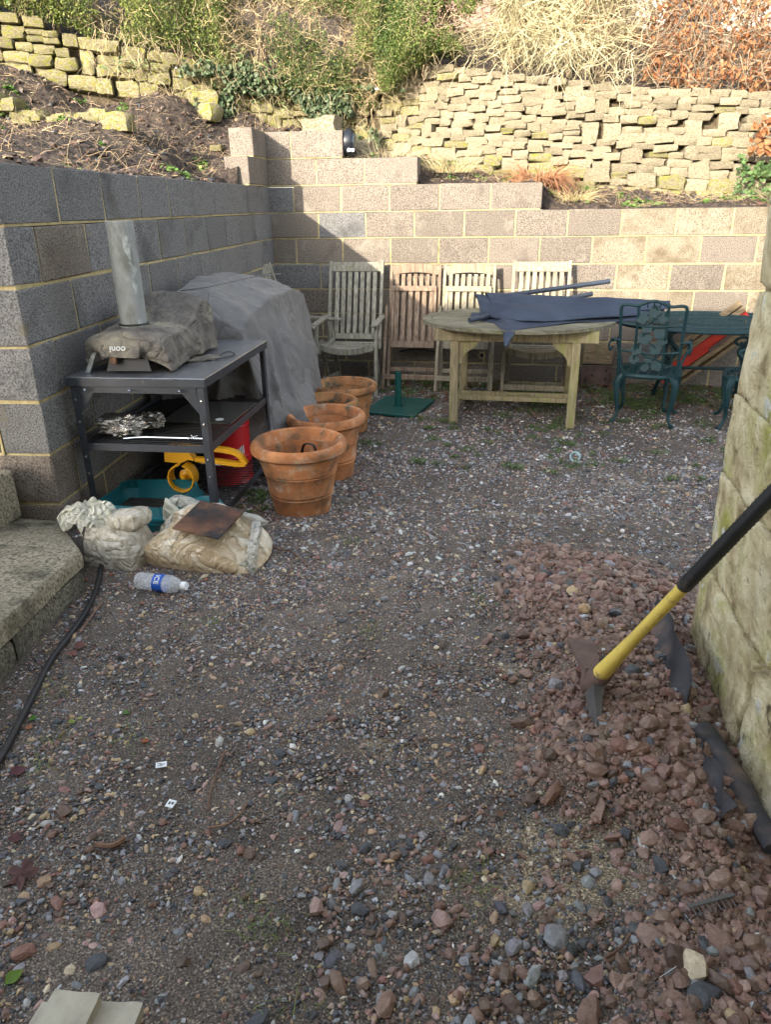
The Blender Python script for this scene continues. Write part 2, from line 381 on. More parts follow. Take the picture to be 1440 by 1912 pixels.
# ------------------------------------------------------------------ upper terraces
CTRL = np.array([(-.3,-4.3,1.79),(-.1,-3,1.80),(0,-2,1.82),(-.25,-.8,1.9),(-.3,-.2,2.02),(-.3,.3,2.22),(-2.3,-.3,2.78),(-1.1,.3,2.6),(-.52,.8,2.47),(0,.6,2.32),(.3,.35,2.21),(.6,.4,2.17),
 (.9,.35,1.98),(1.2,.9,2.05),(1.585,1.2,1.98),(1.7,.4,1.82),(2.2,.4,1.78),(2.3,1,1.86),(2.8,.3,1.6),(3.17,1,1.74),(3.2,.3,1.57),(4.6,.3,1.555),(4.6,1,1.63),(6,1,1.63),(6,.2,1.56),
 (.3,.2,2.24),(.6,.2,2.2),(.9,.2,2.03),(1.25,.2,2.03),(1.5,.2,1.81),(1.95,.2,1.81),(2.35,.2,1.80),(2.7,.2,1.6),(3.4,.2,1.59),(4.2,.2,1.59),(-2,-2,2.32),(-2,-4,2.22),(-4,-1,3.0),(-4,-4,2.6),(-1,-2,2.08),(-1,-4,1.97),(-5,-7,2.6),(-1,-7,1.9),(-1,-1,2.25),(0,.2,2.2)])
def bank_z(x, y):
    x = np.asarray(x, float); y = np.asarray(y, float)
    w = 1 / (((x[..., None] - CTRL[:, 0]) ** 2 + (y[..., None] - CTRL[:, 1]) ** 2) ** 1.6 + 1e-4)
    z = (w * CTRL[:, 2]).sum(-1) / w.sum(-1)
    off = x * WN[0] + y * WN[1]
    edge = np.clip(np.minimum(np.abs(off + .1), np.abs(y - .1)) / .35, .12, 1)
    z = z + edge * (.05 * fbm(x, y, 0, 4, 4, 41) + .022 * fbm(x, y, 0, 19, 3, 43))
    k = np.clip((-.1 - off) / .3, 0, 1)
    tp = np.where(x < .705, 2.25, np.where(x < 1.375, 2.025, np.where(x < 2.465, 1.8, 1.575))) - .015
    z = np.where((y < .215) & (off > -.1), np.minimum(z, tp), z)
    near = (y < -.75) & (off > -.4)
    return np.where(near, np.minimum(z, 1.775 + .12 * k), z)
bx = np.concatenate([[-60, -20, -8, -5], np.arange(-3.4, 5.2, .035), [6, 8]]); by = np.concatenate([[-9, -7], np.arange(-4.28, 1.75, .035), [1.9]])
X, Y = np.meshgrid(bx, by, indexing='ij'); Z = bank_z(X, Y); OFF = X * WN[0] + Y * WN[1]
keep = ((OFF < -.08) & (Y > -4.3)) | (Y > .09) | ((X < -2) & (Y > -9))
fc = grid_faces(len(bx), len(by)); kf = keep.ravel()[fc].all(1)
bank = mk('soil_bank', np.stack([X, Y, Z], -1), fc[kf], mat_bank, smooth=180); tag(bank, 'dark dug soil bank above the block walls', kind='structure')
WLN = np.array([(-9,-3.2,3.4,3.9),(-5,-1.5,3.1,3.6),(-2.3,-.3,2.76,3.2),(-1.1,.3,2.6,2.93),(-.5,.8,2.45,2.9),(0,1.15,2.33,2.86),(.55,1.42,2.2,2.84),(.9,1.42,2.08,2.72),(1.3,1.3,2.0,2.9),(1.72,1.2,1.95,2.83),(2.3,1.1,1.84,2.75),(3.2,1.0,1.71,2.60),(4.6,1.0,1.60,2.45),(8,1.0,1.5,2.3)])
def wall_y(x): return np.interp(x, WLN[:, 0], WLN[:, 1])
hx_ = np.concatenate([[-80, -30, -12], np.arange(-7, 8.1, .25), [12, 30, 80]]); hv = np.array([.16, .3, .6, 1, 1.6, 2.4, 3.5, 5, 8, 14, 25, 60])
X, V = np.meshgrid(hx_, hv, indexing='ij'); Y = wall_y(X) + V
Z = np.interp(X, WLN[:, 0], WLN[:, 3]) - .06 + .30 * V + .06 * fbm(X, Y, 0, 1.2, 3, 51)
hs = mk('hillside', np.stack([X, Y, Z], -1), grid_faces(len(hx_), len(hv)), mat_bank, smooth=180); tag(hs, 'ground rising behind the dry stone walls', kind='structure')

# ------------------------------------------------------------------ dry stone walls
def cube_sphere(n, e, nz, seed, taper=0):
    rg = np.random.default_rng(seed); t = np.linspace(-1, 1, n + 1); pts = {}; v = []; f = []
    def vid(p):
        k = tuple(np.round(p, 4))
        if k not in pts: pts[k] = len(v); v.append(p)
        return pts[k]
    for ax in range(3):
        for sg in (-1, 1):
            for i in range(n):
                for j in range(n):
                    q = []
                    for a, b in ((i, j), (i + 1, j), (i + 1, j + 1), (i, j + 1)):
                        p = np.zeros(3); p[ax] = sg; p[(ax + 1) % 3] = t[a]; p[(ax + 2) % 3] = t[b]; q.append(vid(p))
                    f.append(q if sg > 0 else q[::-1])
    v = np.array(v); s = v / np.linalg.norm(v, axis=1, keepdims=True) * 1.22
    v = v * (1 - e) + s * e
    o = rg.uniform(0, 99, 3)
    for k in range(3): v[:, k] += nz * vnoise(v[:, 0] * 1.3 + o[0] + 17 * k, v[:, 1] * 1.3 + o[1], v[:, 2] * 1.3 + o[2], 5) + nz * .5 * vnoise(v[:, 0] * 3 + o[0] + 7 * k, v[:, 1] * 3 + o[1], v[:, 2] * 3, 6)
    v[:, 2] *= 1 + taper * v[:, 0]; v[:, 2] += rg.uniform(-.06, .06) * v[:, 0]
    return v * .5, f
def proto_mesh(v, f, mat, name='stone', sm=50):
    me = bpy.data.meshes.new(name); me.from_pydata(v.tolist(), [], f); me.materials.append(mat)
    me.polygons.foreach_set('use_smooth', np.ones(len(me.polygons), bool)); me.set_sharp_from_angle(angle=R(sm)); return me
DS = [proto_mesh(*cube_sphere(3, .24, .17, 100 + i, rng.uniform(-.16, .16)), mat_dry) for i in range(16)]
DM = [proto_mesh(*cube_sphere(3, .45, .2, 200 + i, rng.uniform(-.25, .25)), mat_dry_moss) for i in range(12)]
def wall_frame(x):
    y = float(wall_y(x)); y2 = float(wall_y(x + .1)); a = math.atan2(y2 - y, .1); return y, a
def dry_wall(root, x0, x1, hmin, hmax, wmin, wmax, protos, gap=0.008, jit=.02, moss=None, drop=0):
    x = x0; base = float(np.interp(x0, WLN[:, 0], WLN[:, 2])); cnt = 0; small = []
    # courses follow the base line; heights vary course by course and wander along the wall
    nrow = 0; rows = []; h_acc = 0
    while h_acc < 1.05: h = random.uniform(hmin, hmax) * (1.35 if h_acc < .12 else 1); rows.append((h_acc, h)); h_acc += h
    skip = []
    for ri, (hz0, h) in enumerate(rows):
        x = x0 + random.uniform(0, .06)
        while x < x1:
            w = random.uniform(wmin, wmax) * (.7 + h * 5); y, a = wall_frame(x + w / 2)
            zb = float(np.interp(x + w / 2, WLN[:, 0], WLN[:, 2])) - .05; zt = float(np.interp(x + w / 2, WLN[:, 0], WLN[:, 3]))
            H = zt - zb; sc = H / 1.0 if H < 1 else 1
            z = zb + hz0 + .014 * float(vnoise(x * 2.3, ri * 1.7, 0, 3)); top = z + h
            dx = w * math.cos(a)
            if top > zt + .06 or any(a_ < x + dx * .5 < b_ and r_ == ri for (a_, b_, r_) in skip): x += dx; continue
            hh = h; ww = w
            rr = random.random()
            if rr < drop: x += dx; continue
            if rr > .955 and ri + 1 < len(rows) and w > .12: hh = h + rows[ri + 1][1]; ww = w * .85; skip.append((x - .01, x + w * .95, ri + 1)); dx *= .85
            parts = [(z, hh)] if rr > .12 or h < .08 else [(z, hh * .5), (z + hh * .5, hh * .5)]
            for (zz, h2) in parts:
                P = protos if moss is None or random.random() > moss(x, zz - zb) else DM
                d = random.uniform(.16, .24); yy = y + d * .5 - .02 + random.uniform(-jit, jit) + .12 * (zz - zb)
                inst(random.choice(P), 'stone', root, np.array([x + dx / 2, yy, zz + h2 / 2]) - np.array(root.location), (random.uniform(-.03, .03), random.uniform(-.035, .035), a + random.uniform(-.06, .06)), ((ww - gap) * 1.04, d, (h2 - gap * .8) * 1.06)); cnt += 1
            x += dx
    return cnt
dw = thing('dry_stone_wall', (2.9, 1.0, 1.7), 'pale sunlit dry stone wall of thin limestone pieces above the block wall on the right', 'wall', group='dry stone walls on the bank')
n1 = dry_wall(dw, .74, 4.8, .055, .094, .12, .23, DS, gap=.003,  moss=lambda x, h: .55 if h < .15 or x < 1.1 else .04)
ow = thing('dry_stone_wall', (-1.2, .2, 2.6), 'crumbling mossy rubble wall of chunky stones below the green hedge', 'wall', group='dry stone walls on the bank')
n2 = dry_wall(ow, -3.3, .6, .065, .115, .10, .19, DM, gap=.008, jit=.04, drop=.02)
print('dry stones', n1, n2)
# earth packing behind the stones
v = []; fx = np.arange(-8, 7.6, .12)
for x in fx:
    y = float(wall_y(x)); zb, zt = [float(np.interp(x, WLN[:, 0], WLN[:, k])) for k in (2, 3)]
    v += [(x, y + .075, zb - .25), (x, y + .19, zt - .07), (x, y + .5, zt - .05)]
tag(mk('wall_backing', v, grid_faces(len(fx), 3), mat_backing, smooth=180), 'earth packed behind the dry stones', kind='structure')
# small tier of stones half buried in the bank, and single rocks
tier = thing('dry_stone_wall', (-1.6, -1.2, 2.35), 'short broken row of half buried stones in the soil at the upper left', 'wall')
for i in range(26):
    t = random.random(); x = -2.1 + 1.05 * t + random.uniform(-.05, .05); y = -1.3 + .3 * t; z = float(bank_z(np.array([x]), np.array([y]))[0]) + random.choice((-.03, .06, .13)) * (1.15 - t)
    inst(random.choice(DM), 'stone', tier, (x + 1.6, y + 1.2, z - 2.35), (0, 0, random.uniform(-.4, .4)), (random.uniform(.12, .26), .16, random.uniform(.06, .11)))
def single(name, mesh, px, py, y, size, label, cat='stone', rz=0, dz=.3, group=None):
    q = hity(px, py, y); z = float(bank_z(np.array([q[0]]), np.array([y]))[0])
    o = inst(mesh, name, None, (q[0], y, z + size[2] * dz), (0, 0, rz), size); return tag(o, label, cat, group)
single('bank_stone', DM[3], 222, 245, -1.25, (.24, .16, .13), 'squared yellow limestone lying alone on the dark soil bank', dz=.35)
single('bank_rock', DS[5], 600, 225, .34, (.34, .24, .2), 'rounded grey brown rock just behind the top blocks near the lamp', dz=.3)
single('bank_rock', DS[2], 672, 222, .42, (.26, .2, .12), 'flat grey rock behind the round lamp', dz=.4)
single('bank_rock', DM[7], 375, 150, .5, (.28, .22, .14), 'large fallen boulder tipped out of the mossy wall', dz=.9, rz=.4)
single('bank_stone', DM[1], 395, 163, -.0, (.12, .1, .05), 'small flat stone on the soil just below the mossy wall')
single('bank_rock', DM[9], 385, 196, .45, (.26, .2, .16), 'yellow mossy boulder at the foot of the rubble wall', dz=.3, rz=-.3)

# ------------------------------------------------------------------ limestone building corner on the right
house = thing('stone_building', (3.0, -4.84, .2), 'old yellow limestone building corner with mossy foot at the right edge', 'building')
def rough_block(name, lo, hi, seed, amp=.016, n=14, mat=mat_corner, parent=house):
    v, f = cube_sphere(n, 0.0, 0.0, 1); v = v * 2; lo = np.array(lo, float); hi = np.array(hi, float)
    c = (lo + hi) / 2; h = (hi - lo) / 2 - .001
    k = np.abs(v); rr = .22                                            # round the arrises a little
    w = v * h
    s = np.sort(k, axis=1)[:, 1:2]; w *= 1 - .012 * np.clip((s - .75) / .25, 0, 1) ** 2
    p = w + c; nrm = v / np.linalg.norm(v, axis=1, keepdims=True)
    d = amp * (fbm(p[:, 0], p[:, 1], p[:, 2], 5, 4, seed) + .7 * vnoise(p[:, 0] * 2.2, p[:, 1] * 2.2, p[:, 2] * 2.2, seed + 2)) + .12 * amp * vnoise(p[:, 0] * 30, p[:, 1] * 30, p[:, 2] * 30, 4)
    p = p + nrm * d[:, None]
    return mk(name, p - np.array(parent.location), f, mat, parent, smooth=180)
zc = [.1, .33, .62, .9, 1.13, 1.42, 1.62, 1.9, 2.1, 2.38, 2.6, 2.95, 3.3]
for i in range(len(zc) - 1):
    z0, z1 = zc[i], zc[i + 1]; y = -4.84; k = 0; bul = [.022, .020, .008, .004, .0, .0, .005, 0, .0, .0, 0, 0][i]
    while y > -7.6:
        L_ = ((.32, .58)[(i + k) % 2] if k == 0 else random.uniform(.3, .62)); y2 = max(y - L_, -7.7)
        dx = 0
        rough_block('quoin' if k == 0 else 'stone', (3.016 - bul + dx, y2 + .004, z0 + .004), (3.30 if k else (3.6, 3.34)[(i) % 2], y - .004, z1 - .004), 60, amp=.020, n=22 if z0 < 2.3 else 8)
        y = y2; k += 1
    x = (3.6, 3.34)[i % 2]
    while x < 5.2:
        x2 = x + random.uniform(.3, .6); rough_block('stone', (x + .004, -5.1, z0 + .004), (x2 - .004, -4.86, z1 - .004), 300 + i * 7 + int(x * 5), n=6); x = x2
MB().box((.2 - .02, -1.43, 1.5), (.30, 2.78, 3.2)).box((1.2, -.14, 1.5), (2.1, .2, 3.19)).build('mortar_core', mat_qmortar, house)
# unseen house added behind the camera, its eave set to shade the yard
mat_slate = M('roof_slate', [(.3,(.06,.065,.075)),(.7,(.12,.125,.135))], 5, .7, [(12,.01,'n')])
mat_glass = M('window_glass', flat((.03,.04,.05)), 3, .08, spec=.6)
mat_paint = M('white_window_paint', flat((.7,.7,.67)), 12, .5)
shade_house = thing('house', (2.0, -8.8, .4), 'unseen limestone house with slate roof, added behind the camera to shade the yard', 'house')
HX0, HX1, HY, HE = -1.35, 6.5, -8.7, 3.43
mb = MB().box(((HX0 + HX1) / 2 - 2, HY - 2.2 + 8.8, 1.3), (HX1 - HX0 - .1, 4.2, 3.3), bev=.01); mb.build('wall', mat_corner, shade_house)
mb = MB(); xa, xb = HX0 - 2, HX1 - 2
mb.add([(xa, .22, HE - .4), (xb, .22, HE - .4), (xb, -2.1, HE + .3), (xa, -2.1, HE + .3), (xa, -4.4, HE - .4), (xb, -4.4, HE - .4), (xa, .22, HE - .5), (xb, .22, HE - .5), (xb, -4.4, HE - .5), (xa, -4.4, HE - .5)],
       [(0, 1, 2, 3), (3, 2, 5, 4), (6, 7, 1, 0), (4, 5, 8, 9), (9, 8, 7, 6), (0, 3, 4, 9, 6), (1, 7, 8, 5, 2)]); mb.build('roof', mat_slate, shade_house, smooth=0)
for wx in (-1.9, .3, 2.6):
    w = MB().box((wx, .13, 1.5), (1.0, .07, 1.2)).build('window', mat_paint, shade_house); MB().box((wx, .17, 1.5), (.86, .02, 1.06)).build('pane', mat_glass, w)

# ------------------------------------------------------------------ concrete steps at the left
def slab(name, top, h, mat, label, cat):
    """top: four corners (x,y,z) anticlockwise; block of depth h with rough chipped edges"""
    t = np.array(top, float); n = 18; v = []; u = np.linspace(0, 1, n + 1)
    for lay in (0, 1, 2, 3):
        for i in u:
            for j in u:
                p = t[0] * (1 - i) * (1 - j) + t[1] * i * (1 - j) + t[2] * i * j + t[3] * (1 - i) * j; v.append((p, i, j, lay))
    V = []; ct = t.mean(0)
    for p, i, j, lay in v:
        p = p.copy(); e = min(i, 1 - i, j, 1 - j)
        if lay == 0: p[2] += .004 * float(vnoise(p[0] * 9, p[1] * 9, 0, 4)) - (.004 if e == 0 else 0)
        if e == 0:
            k = ct - p; k[2] = 0; k /= np.linalg.norm(k); p += k * (.005 * (lay == 0) + .005 * float(vnoise(p[0] * 9, p[1] * 9, lay * 1.3, 8)))
        p[2] -= [0, .02, h * .5, h][lay]; V.append(p)
    N1 = (n + 1) ** 2; f = []; id_ = lambda l, i, j: l * N1 + i * (n + 1) + j
    f += [(id_(0, i, j), id_(0, i + 1, j), id_(0, i + 1, j + 1), id_(0, i, j + 1)) for i in range(n) for j in range(n)]
    for l in range(3):
        for i in range(n):
            f += [(id_(l + 1, i, 0), id_(l + 1, i + 1, 0), id_(l, i + 1, 0), id_(l, i, 0)), (id_(l, i, n), id_(l, i + 1, n), id_(l + 1, i + 1, n), id_(l + 1, i, n)),
                  (id_(l, 0, i), id_(l, 0, i + 1), id_(l + 1, 0, i + 1), id_(l + 1, 0, i)), (id_(l + 1, n, i), id_(l + 1, n, i + 1), id_(l, n, i + 1), id_(l, n, i))]
    o = mk(name, np.array(V), f, mat, world=True, smooth=40); return tag(o, label, cat)
st = thing('concrete_step', (.4, -5.1, .3), 'low weathered concrete step with dark stained edge beside the block wall', 'step')
def slabp(*a, **k):
    o = slab(*a, None, None, **k)
    for q in ('label', 'category'):
        if q in o: del o[q]
    o.location = Vector(o.location) - st.location; o.parent = st; return o
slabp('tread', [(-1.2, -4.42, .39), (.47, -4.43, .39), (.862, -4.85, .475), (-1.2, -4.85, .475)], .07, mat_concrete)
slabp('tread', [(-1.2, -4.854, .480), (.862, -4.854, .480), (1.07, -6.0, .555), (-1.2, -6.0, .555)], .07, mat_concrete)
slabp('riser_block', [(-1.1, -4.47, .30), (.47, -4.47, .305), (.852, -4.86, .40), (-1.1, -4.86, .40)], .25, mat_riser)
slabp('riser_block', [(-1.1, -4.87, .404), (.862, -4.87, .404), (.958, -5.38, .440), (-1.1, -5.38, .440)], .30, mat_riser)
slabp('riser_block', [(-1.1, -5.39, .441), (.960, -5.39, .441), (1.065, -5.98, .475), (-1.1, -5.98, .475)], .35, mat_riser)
MB().box((-.62, -.0 - .35, .02), (1.8, 1.5, .12)).build('mortar_bed', mat_mortar, st)
tag(MB().box((.03, -4.80, .52), (.62, .66, .22), bev=.012).build('step_block', mat_concrete, world=True), 'dark mossy upper step block standing on the concrete step', 'step')

# ------------------------------------------------------------------ gravel, rubble and large loose stones
PHI = (1 + 5 ** .5) / 2
ICO = np.array([(-1,PHI,0),(1,PHI,0),(-1,-PHI,0),(1,-PHI,0),(0,-1,PHI),(0,1,PHI),(0,-1,-PHI),(0,1,-PHI),(PHI,0,-1),(PHI,0,1),(-PHI,0,-1),(-PHI,0,1)]) / 1.9
ICF = np.array([(0,11,5),(0,5,1),(0,1,7),(0,7,10),(0,10,11),(1,5,9),(5,11,4),(11,10,2),(10,7,6),(7,1,8),(3,9,4),(3,4,2),(3,2,6),(3,6,8),(3,8,9),(4,9,5),(2,4,11),(6,2,10),(8,6,7),(9,8,1)])
OCT = np.array([(1,0,0),(-1,0,0),(0,1,0),(0,-1,0),(0,0,1),(0,0,-1)], float); OCF = np.array([(0,2,4),(2,1,4),(1,3,4),(3,0,4)])
ICT = ICF[ICO[ICF].mean(1)[:, 2] > -.42]                              # pressed into the ground: no underside
def subdiv(v, f):
    v = [tuple(p) for p in v]; c = {}; nf = []
    def mid(a, b):
        k = (min(a, b), max(a, b))
        if k not in c:
            p = (np.array(v[a]) + np.array(v[b])) / 2; c[k] = len(v); v.append(tuple(p / np.linalg.norm(p)))
        return c[k]
    for a, b, d in f:
        x, y, z = mid(a, b), mid(b, d), mid(d, a); nf += [(a, x, z), (b, y, x), (d, z, y), (x, y, z)]
    return np.array(v), np.array(nf)
IC2V, IC2F = subdiv(ICO, ICF)
def sub2(v0, f0, k=1.04):
    v1 = [tuple(x) for x in v0]; c_ = {}; nf = []
    def mid(a, bb):
        q = (min(a, bb), max(a, bb))
        if q not in c_: c_[q] = len(v1); v1.append(tuple((np.array(v1[a]) + np.array(v1[bb])) / 2 * k))
        return c_[q]
    for a, bb, d in f0: x, y, z = mid(a, bb), mid(bb, d), mid(d, a); nf += [(a, x, z), (bb, y, x), (d, z, y), (x, y, z)]
    return np.array(v1), np.array(nf)
def rocks(px, py, size, cols, flatness=.55, base=(ICO, ICT), ang=.32, sink=.35, zf=ground_z, nproto=14, tilt=.5, hfac=None):
    n = len(px); V = []; F = []; C = []; B, BF = base; nb = len(B); k0 = 0
    if nb == 42:                                                       # chunky broken stone: big facets, slightly roughened
        protos = [(sub2(ICO * (1 + rng.uniform(-ang * 1.7, ang * 1.7, (12, 1))), ICF, 1.05)[0] + rng.normal(0, .03, (42, 3))) * rng.uniform(.75, 1.25, (1, 3)) for _ in range(nproto)]
    else: protos = [B * (1 + rng.uniform(-ang, ang, (nb, 1))) * rng.uniform(.75, 1.25, (1, 3)) for _ in range(nproto)]
    which = rng.integers(0, nproto, n)
    z = zf(px, py)
    a = rng.uniform(0, 6.28, n); tx = rng.normal(0, tilt * .5, n); ty = rng.normal(0, tilt * .5, n)
    fl = flatness * rng.uniform(.7, 1.35, n); el = rng.uniform(1, 1.55, n)
    P = np.stack(protos)[which]                                        # n,nb,3
    P = P * np.stack([el, 1 / el ** .5, fl], 1)[:, None, :] * (size / 2)[:, None, None]
    c, s = np.cos(tx)[:, None], np.sin(tx)[:, None]; Y_, Z_ = P[..., 1] * c - P[..., 2] * s, P[..., 1] * s + P[..., 2] * c
    c, s = np.cos(ty)[:, None], np.sin(ty)[:, None]; X_, Z2 = P[..., 0] * c + Z_ * s, -P[..., 0] * s + Z_ * c
    c, s = np.cos(a)[:, None], np.sin(a)[:, None]; X2, Y2 = X_ * c - Y_ * s, X_ * s + Y_ * c
    zz = z + size * fl * .5 * (1 - 2 * sink) + (0 if hfac is None else hfac)
    V = np.stack([X2 + px[:, None], Y2 + py[:, None], Z2 + zz[:, None]], -1).reshape(-1, 3)
    F = (BF[None] + (np.arange(n) * nb)[:, None, None]).reshape(-1, 3)
    C = np.repeat(cols, nb, axis=0)
    return V, F, C
PAL = {'slate': (.062,.066,.074), 'grey': (.21,.213,.222), 'lgrey': (.40,.40,.40), 'red': (.20,.105,.08), 'pink': (.31,.21,.18), 'tan': (.36,.26,.15), 'cream': (.50,.42,.30), 'white': (.62,.60,.56), 'brown': (.115,.075,.055), 'rub': (.195,.122,.093), 'rub2': (.255,.168,.13)}
def pick(n, spec):
    ks = list(spec); p = np.array([spec[k] for k in ks], float); i = rng.choice(len(ks), n, p=p / p.sum())
    c = np.array([PAL[k] for k in ks])[i]; return c * rng.uniform(.75, 1.25, (n, 1)) * rng.uniform(.95, 1.05, (n, 3))
def join(L):
    V = []; F = []; C = []; o = 0
    for v, f, c in L: V.append(v); F.append(f + o); C.append(c); o += len(v)
    return np.concatenate(V), np.concatenate(F), np.concatenate(C)
def inside(px, py):
    off = px * WN[0] + py * WN[1]; step = (py < -4.42) & (px < .87 + (-4.85 - py) * .2)
    return ~((off < .01) & (py > -4.45)) & ~step & ~((px > 2.99) & (py < -4.84) & (py > -7.7)) & (py < -.02)
def sprinkle(n, x0, x1, y0, y1, smin, smax, spec, dens=None, pw=1.8, **k):
    px = rng.uniform(x0, x1, n); py = rng.uniform(y0, y1, n); ok = inside(px, py)
    if dens is not None: ok &= rng.random(n) < dens(px, py)
    px, py = px[ok], py[ok]; m = len(px); size = smin + (smax - smin) * rng.random(m) ** (pw * 2)
    return rocks(px, py, size, pick(m, spec), **k)
notheap = lambda x, y: np.clip(1.15 - heap_mask(x, y) * 1.4, 0, 1) * np.clip(.72 + .9 * fbm(x, y, 0, 2.6, 3, 61), .35, 1)
inheap = lambda x, y: np.clip(heap_mask(x, y) * 1.5, 0, 1)
MIXN = dict(slate=30, grey=22, lgrey=7, red=9, pink=10, tan=11, cream=4, brown=16, white=.8)
MIXF = dict(slate=26, grey=26, lgrey=11, red=8, pink=10, tan=7, cream=4, brown=12, white=1.5)
MIXL = dict(slate=26, grey=10, lgrey=3, red=12, pink=10, tan=30, cream=9, brown=24)
left_d = lambda x, y: notheap(x, y) * np.clip(1 - np.abs(x - 1.3) / .8, 0, 1) * np.clip((-y - 4.6) / .6, 0, 1)
L = [sprinkle(120000, .8, 3.05, -6.75, -4.5, .0035, .0105, MIXN, notheap, base=(OCT, OCF), flatness=.7),
     sprinkle(30000, .8, 3.05, -6.75, -4.5, .006, .017, MIXN, notheap, flatness=.6),
     sprinkle(1000, .8, 3.05, -6.75, -4.6, .014, .030, MIXN, notheap, flatness=.55, base=(IC2V, IC2F), ang=.16, sink=.3),
     sprinkle(2600, .8, 2.1, -6.75, -4.5, .008, .022, MIXL, left_d, flatness=.6, base=(IC2V, IC2F), ang=.10, sink=.3),
     sprinkle(70000, .3, 4.0, -4.6, -2.4, .006, .015, MIXF, notheap, base=(OCT, OCF), flatness=.7),
     sprinkle(16000, .3, 4.0, -4.6, -2.4, .011, .027, MIXF, notheap, flatness=.6),
     sprinkle(34000, 0, 4.7, -2.5, -.02, .009, .022, MIXF, lambda x, y: notheap(x, y) * .8, base=(OCT, OCF), flatness=.7),
     sprinkle(9000, 0, 4.7, -2.5, -.02, .014, .034, MIXF, lambda x, y: notheap(x, y) * .8, flatness=.6)]
v, f, c = join(L); print('gravel tris', len(f))
tag(mk('gravel', v, f, mat_rockcol, smooth=0, col=c), 'mixed slate, grey and tan gravel strewn over the yard', 'gravel', kind='stuff')
RUB = dict(rub=60, rub2=22, red=8, slate=4, grey=3, brown=10, tan=1.5, lgrey=1)
L = [sprinkle(60000, 2.2, 3.05, -6.75, -4.1, .006, .018, dict(rub=70, rub2=15, brown=20, slate=2), inheap, flatness=.8, sink=.3, base=(OCT, OCF)),
     sprinkle(13000, 2.2, 3.05, -6.75, -4.1, .010, .028, RUB, inheap, flatness=.75, sink=.2),
     sprinkle(2300, 2.2, 3.0, -6.75, -4.1, .022, .047, RUB, inheap, flatness=.7, base=(IC2V, IC2F), ang=.17, sink=.15),
     sprinkle(900, 2.0, 3.0, -6.75, -4.05, .012, .035, RUB, lambda x, y: np.clip(1 - np.abs(polydist(x, y, HEAP)) / .3, 0, 1), flatness=.7, sink=.2),
     sprinkle(1400, 2.1, 3.0, -6.75, -5.85, .010, .030, dict(rub=40, slate=18, grey=14, brown=12, pink=8, tan=4), None, flatness=.65, base=(IC2V, IC2F), ang=.17, sink=.25)]
v, f, c = join(L); print('rubble tris', len(f))
tag(mk('rubble_heap', v, f, mat_rockcol, smooth=0, col=c), 'spread heap of broken reddish brown rubble along the stone building', 'rubble', kind='stuff')
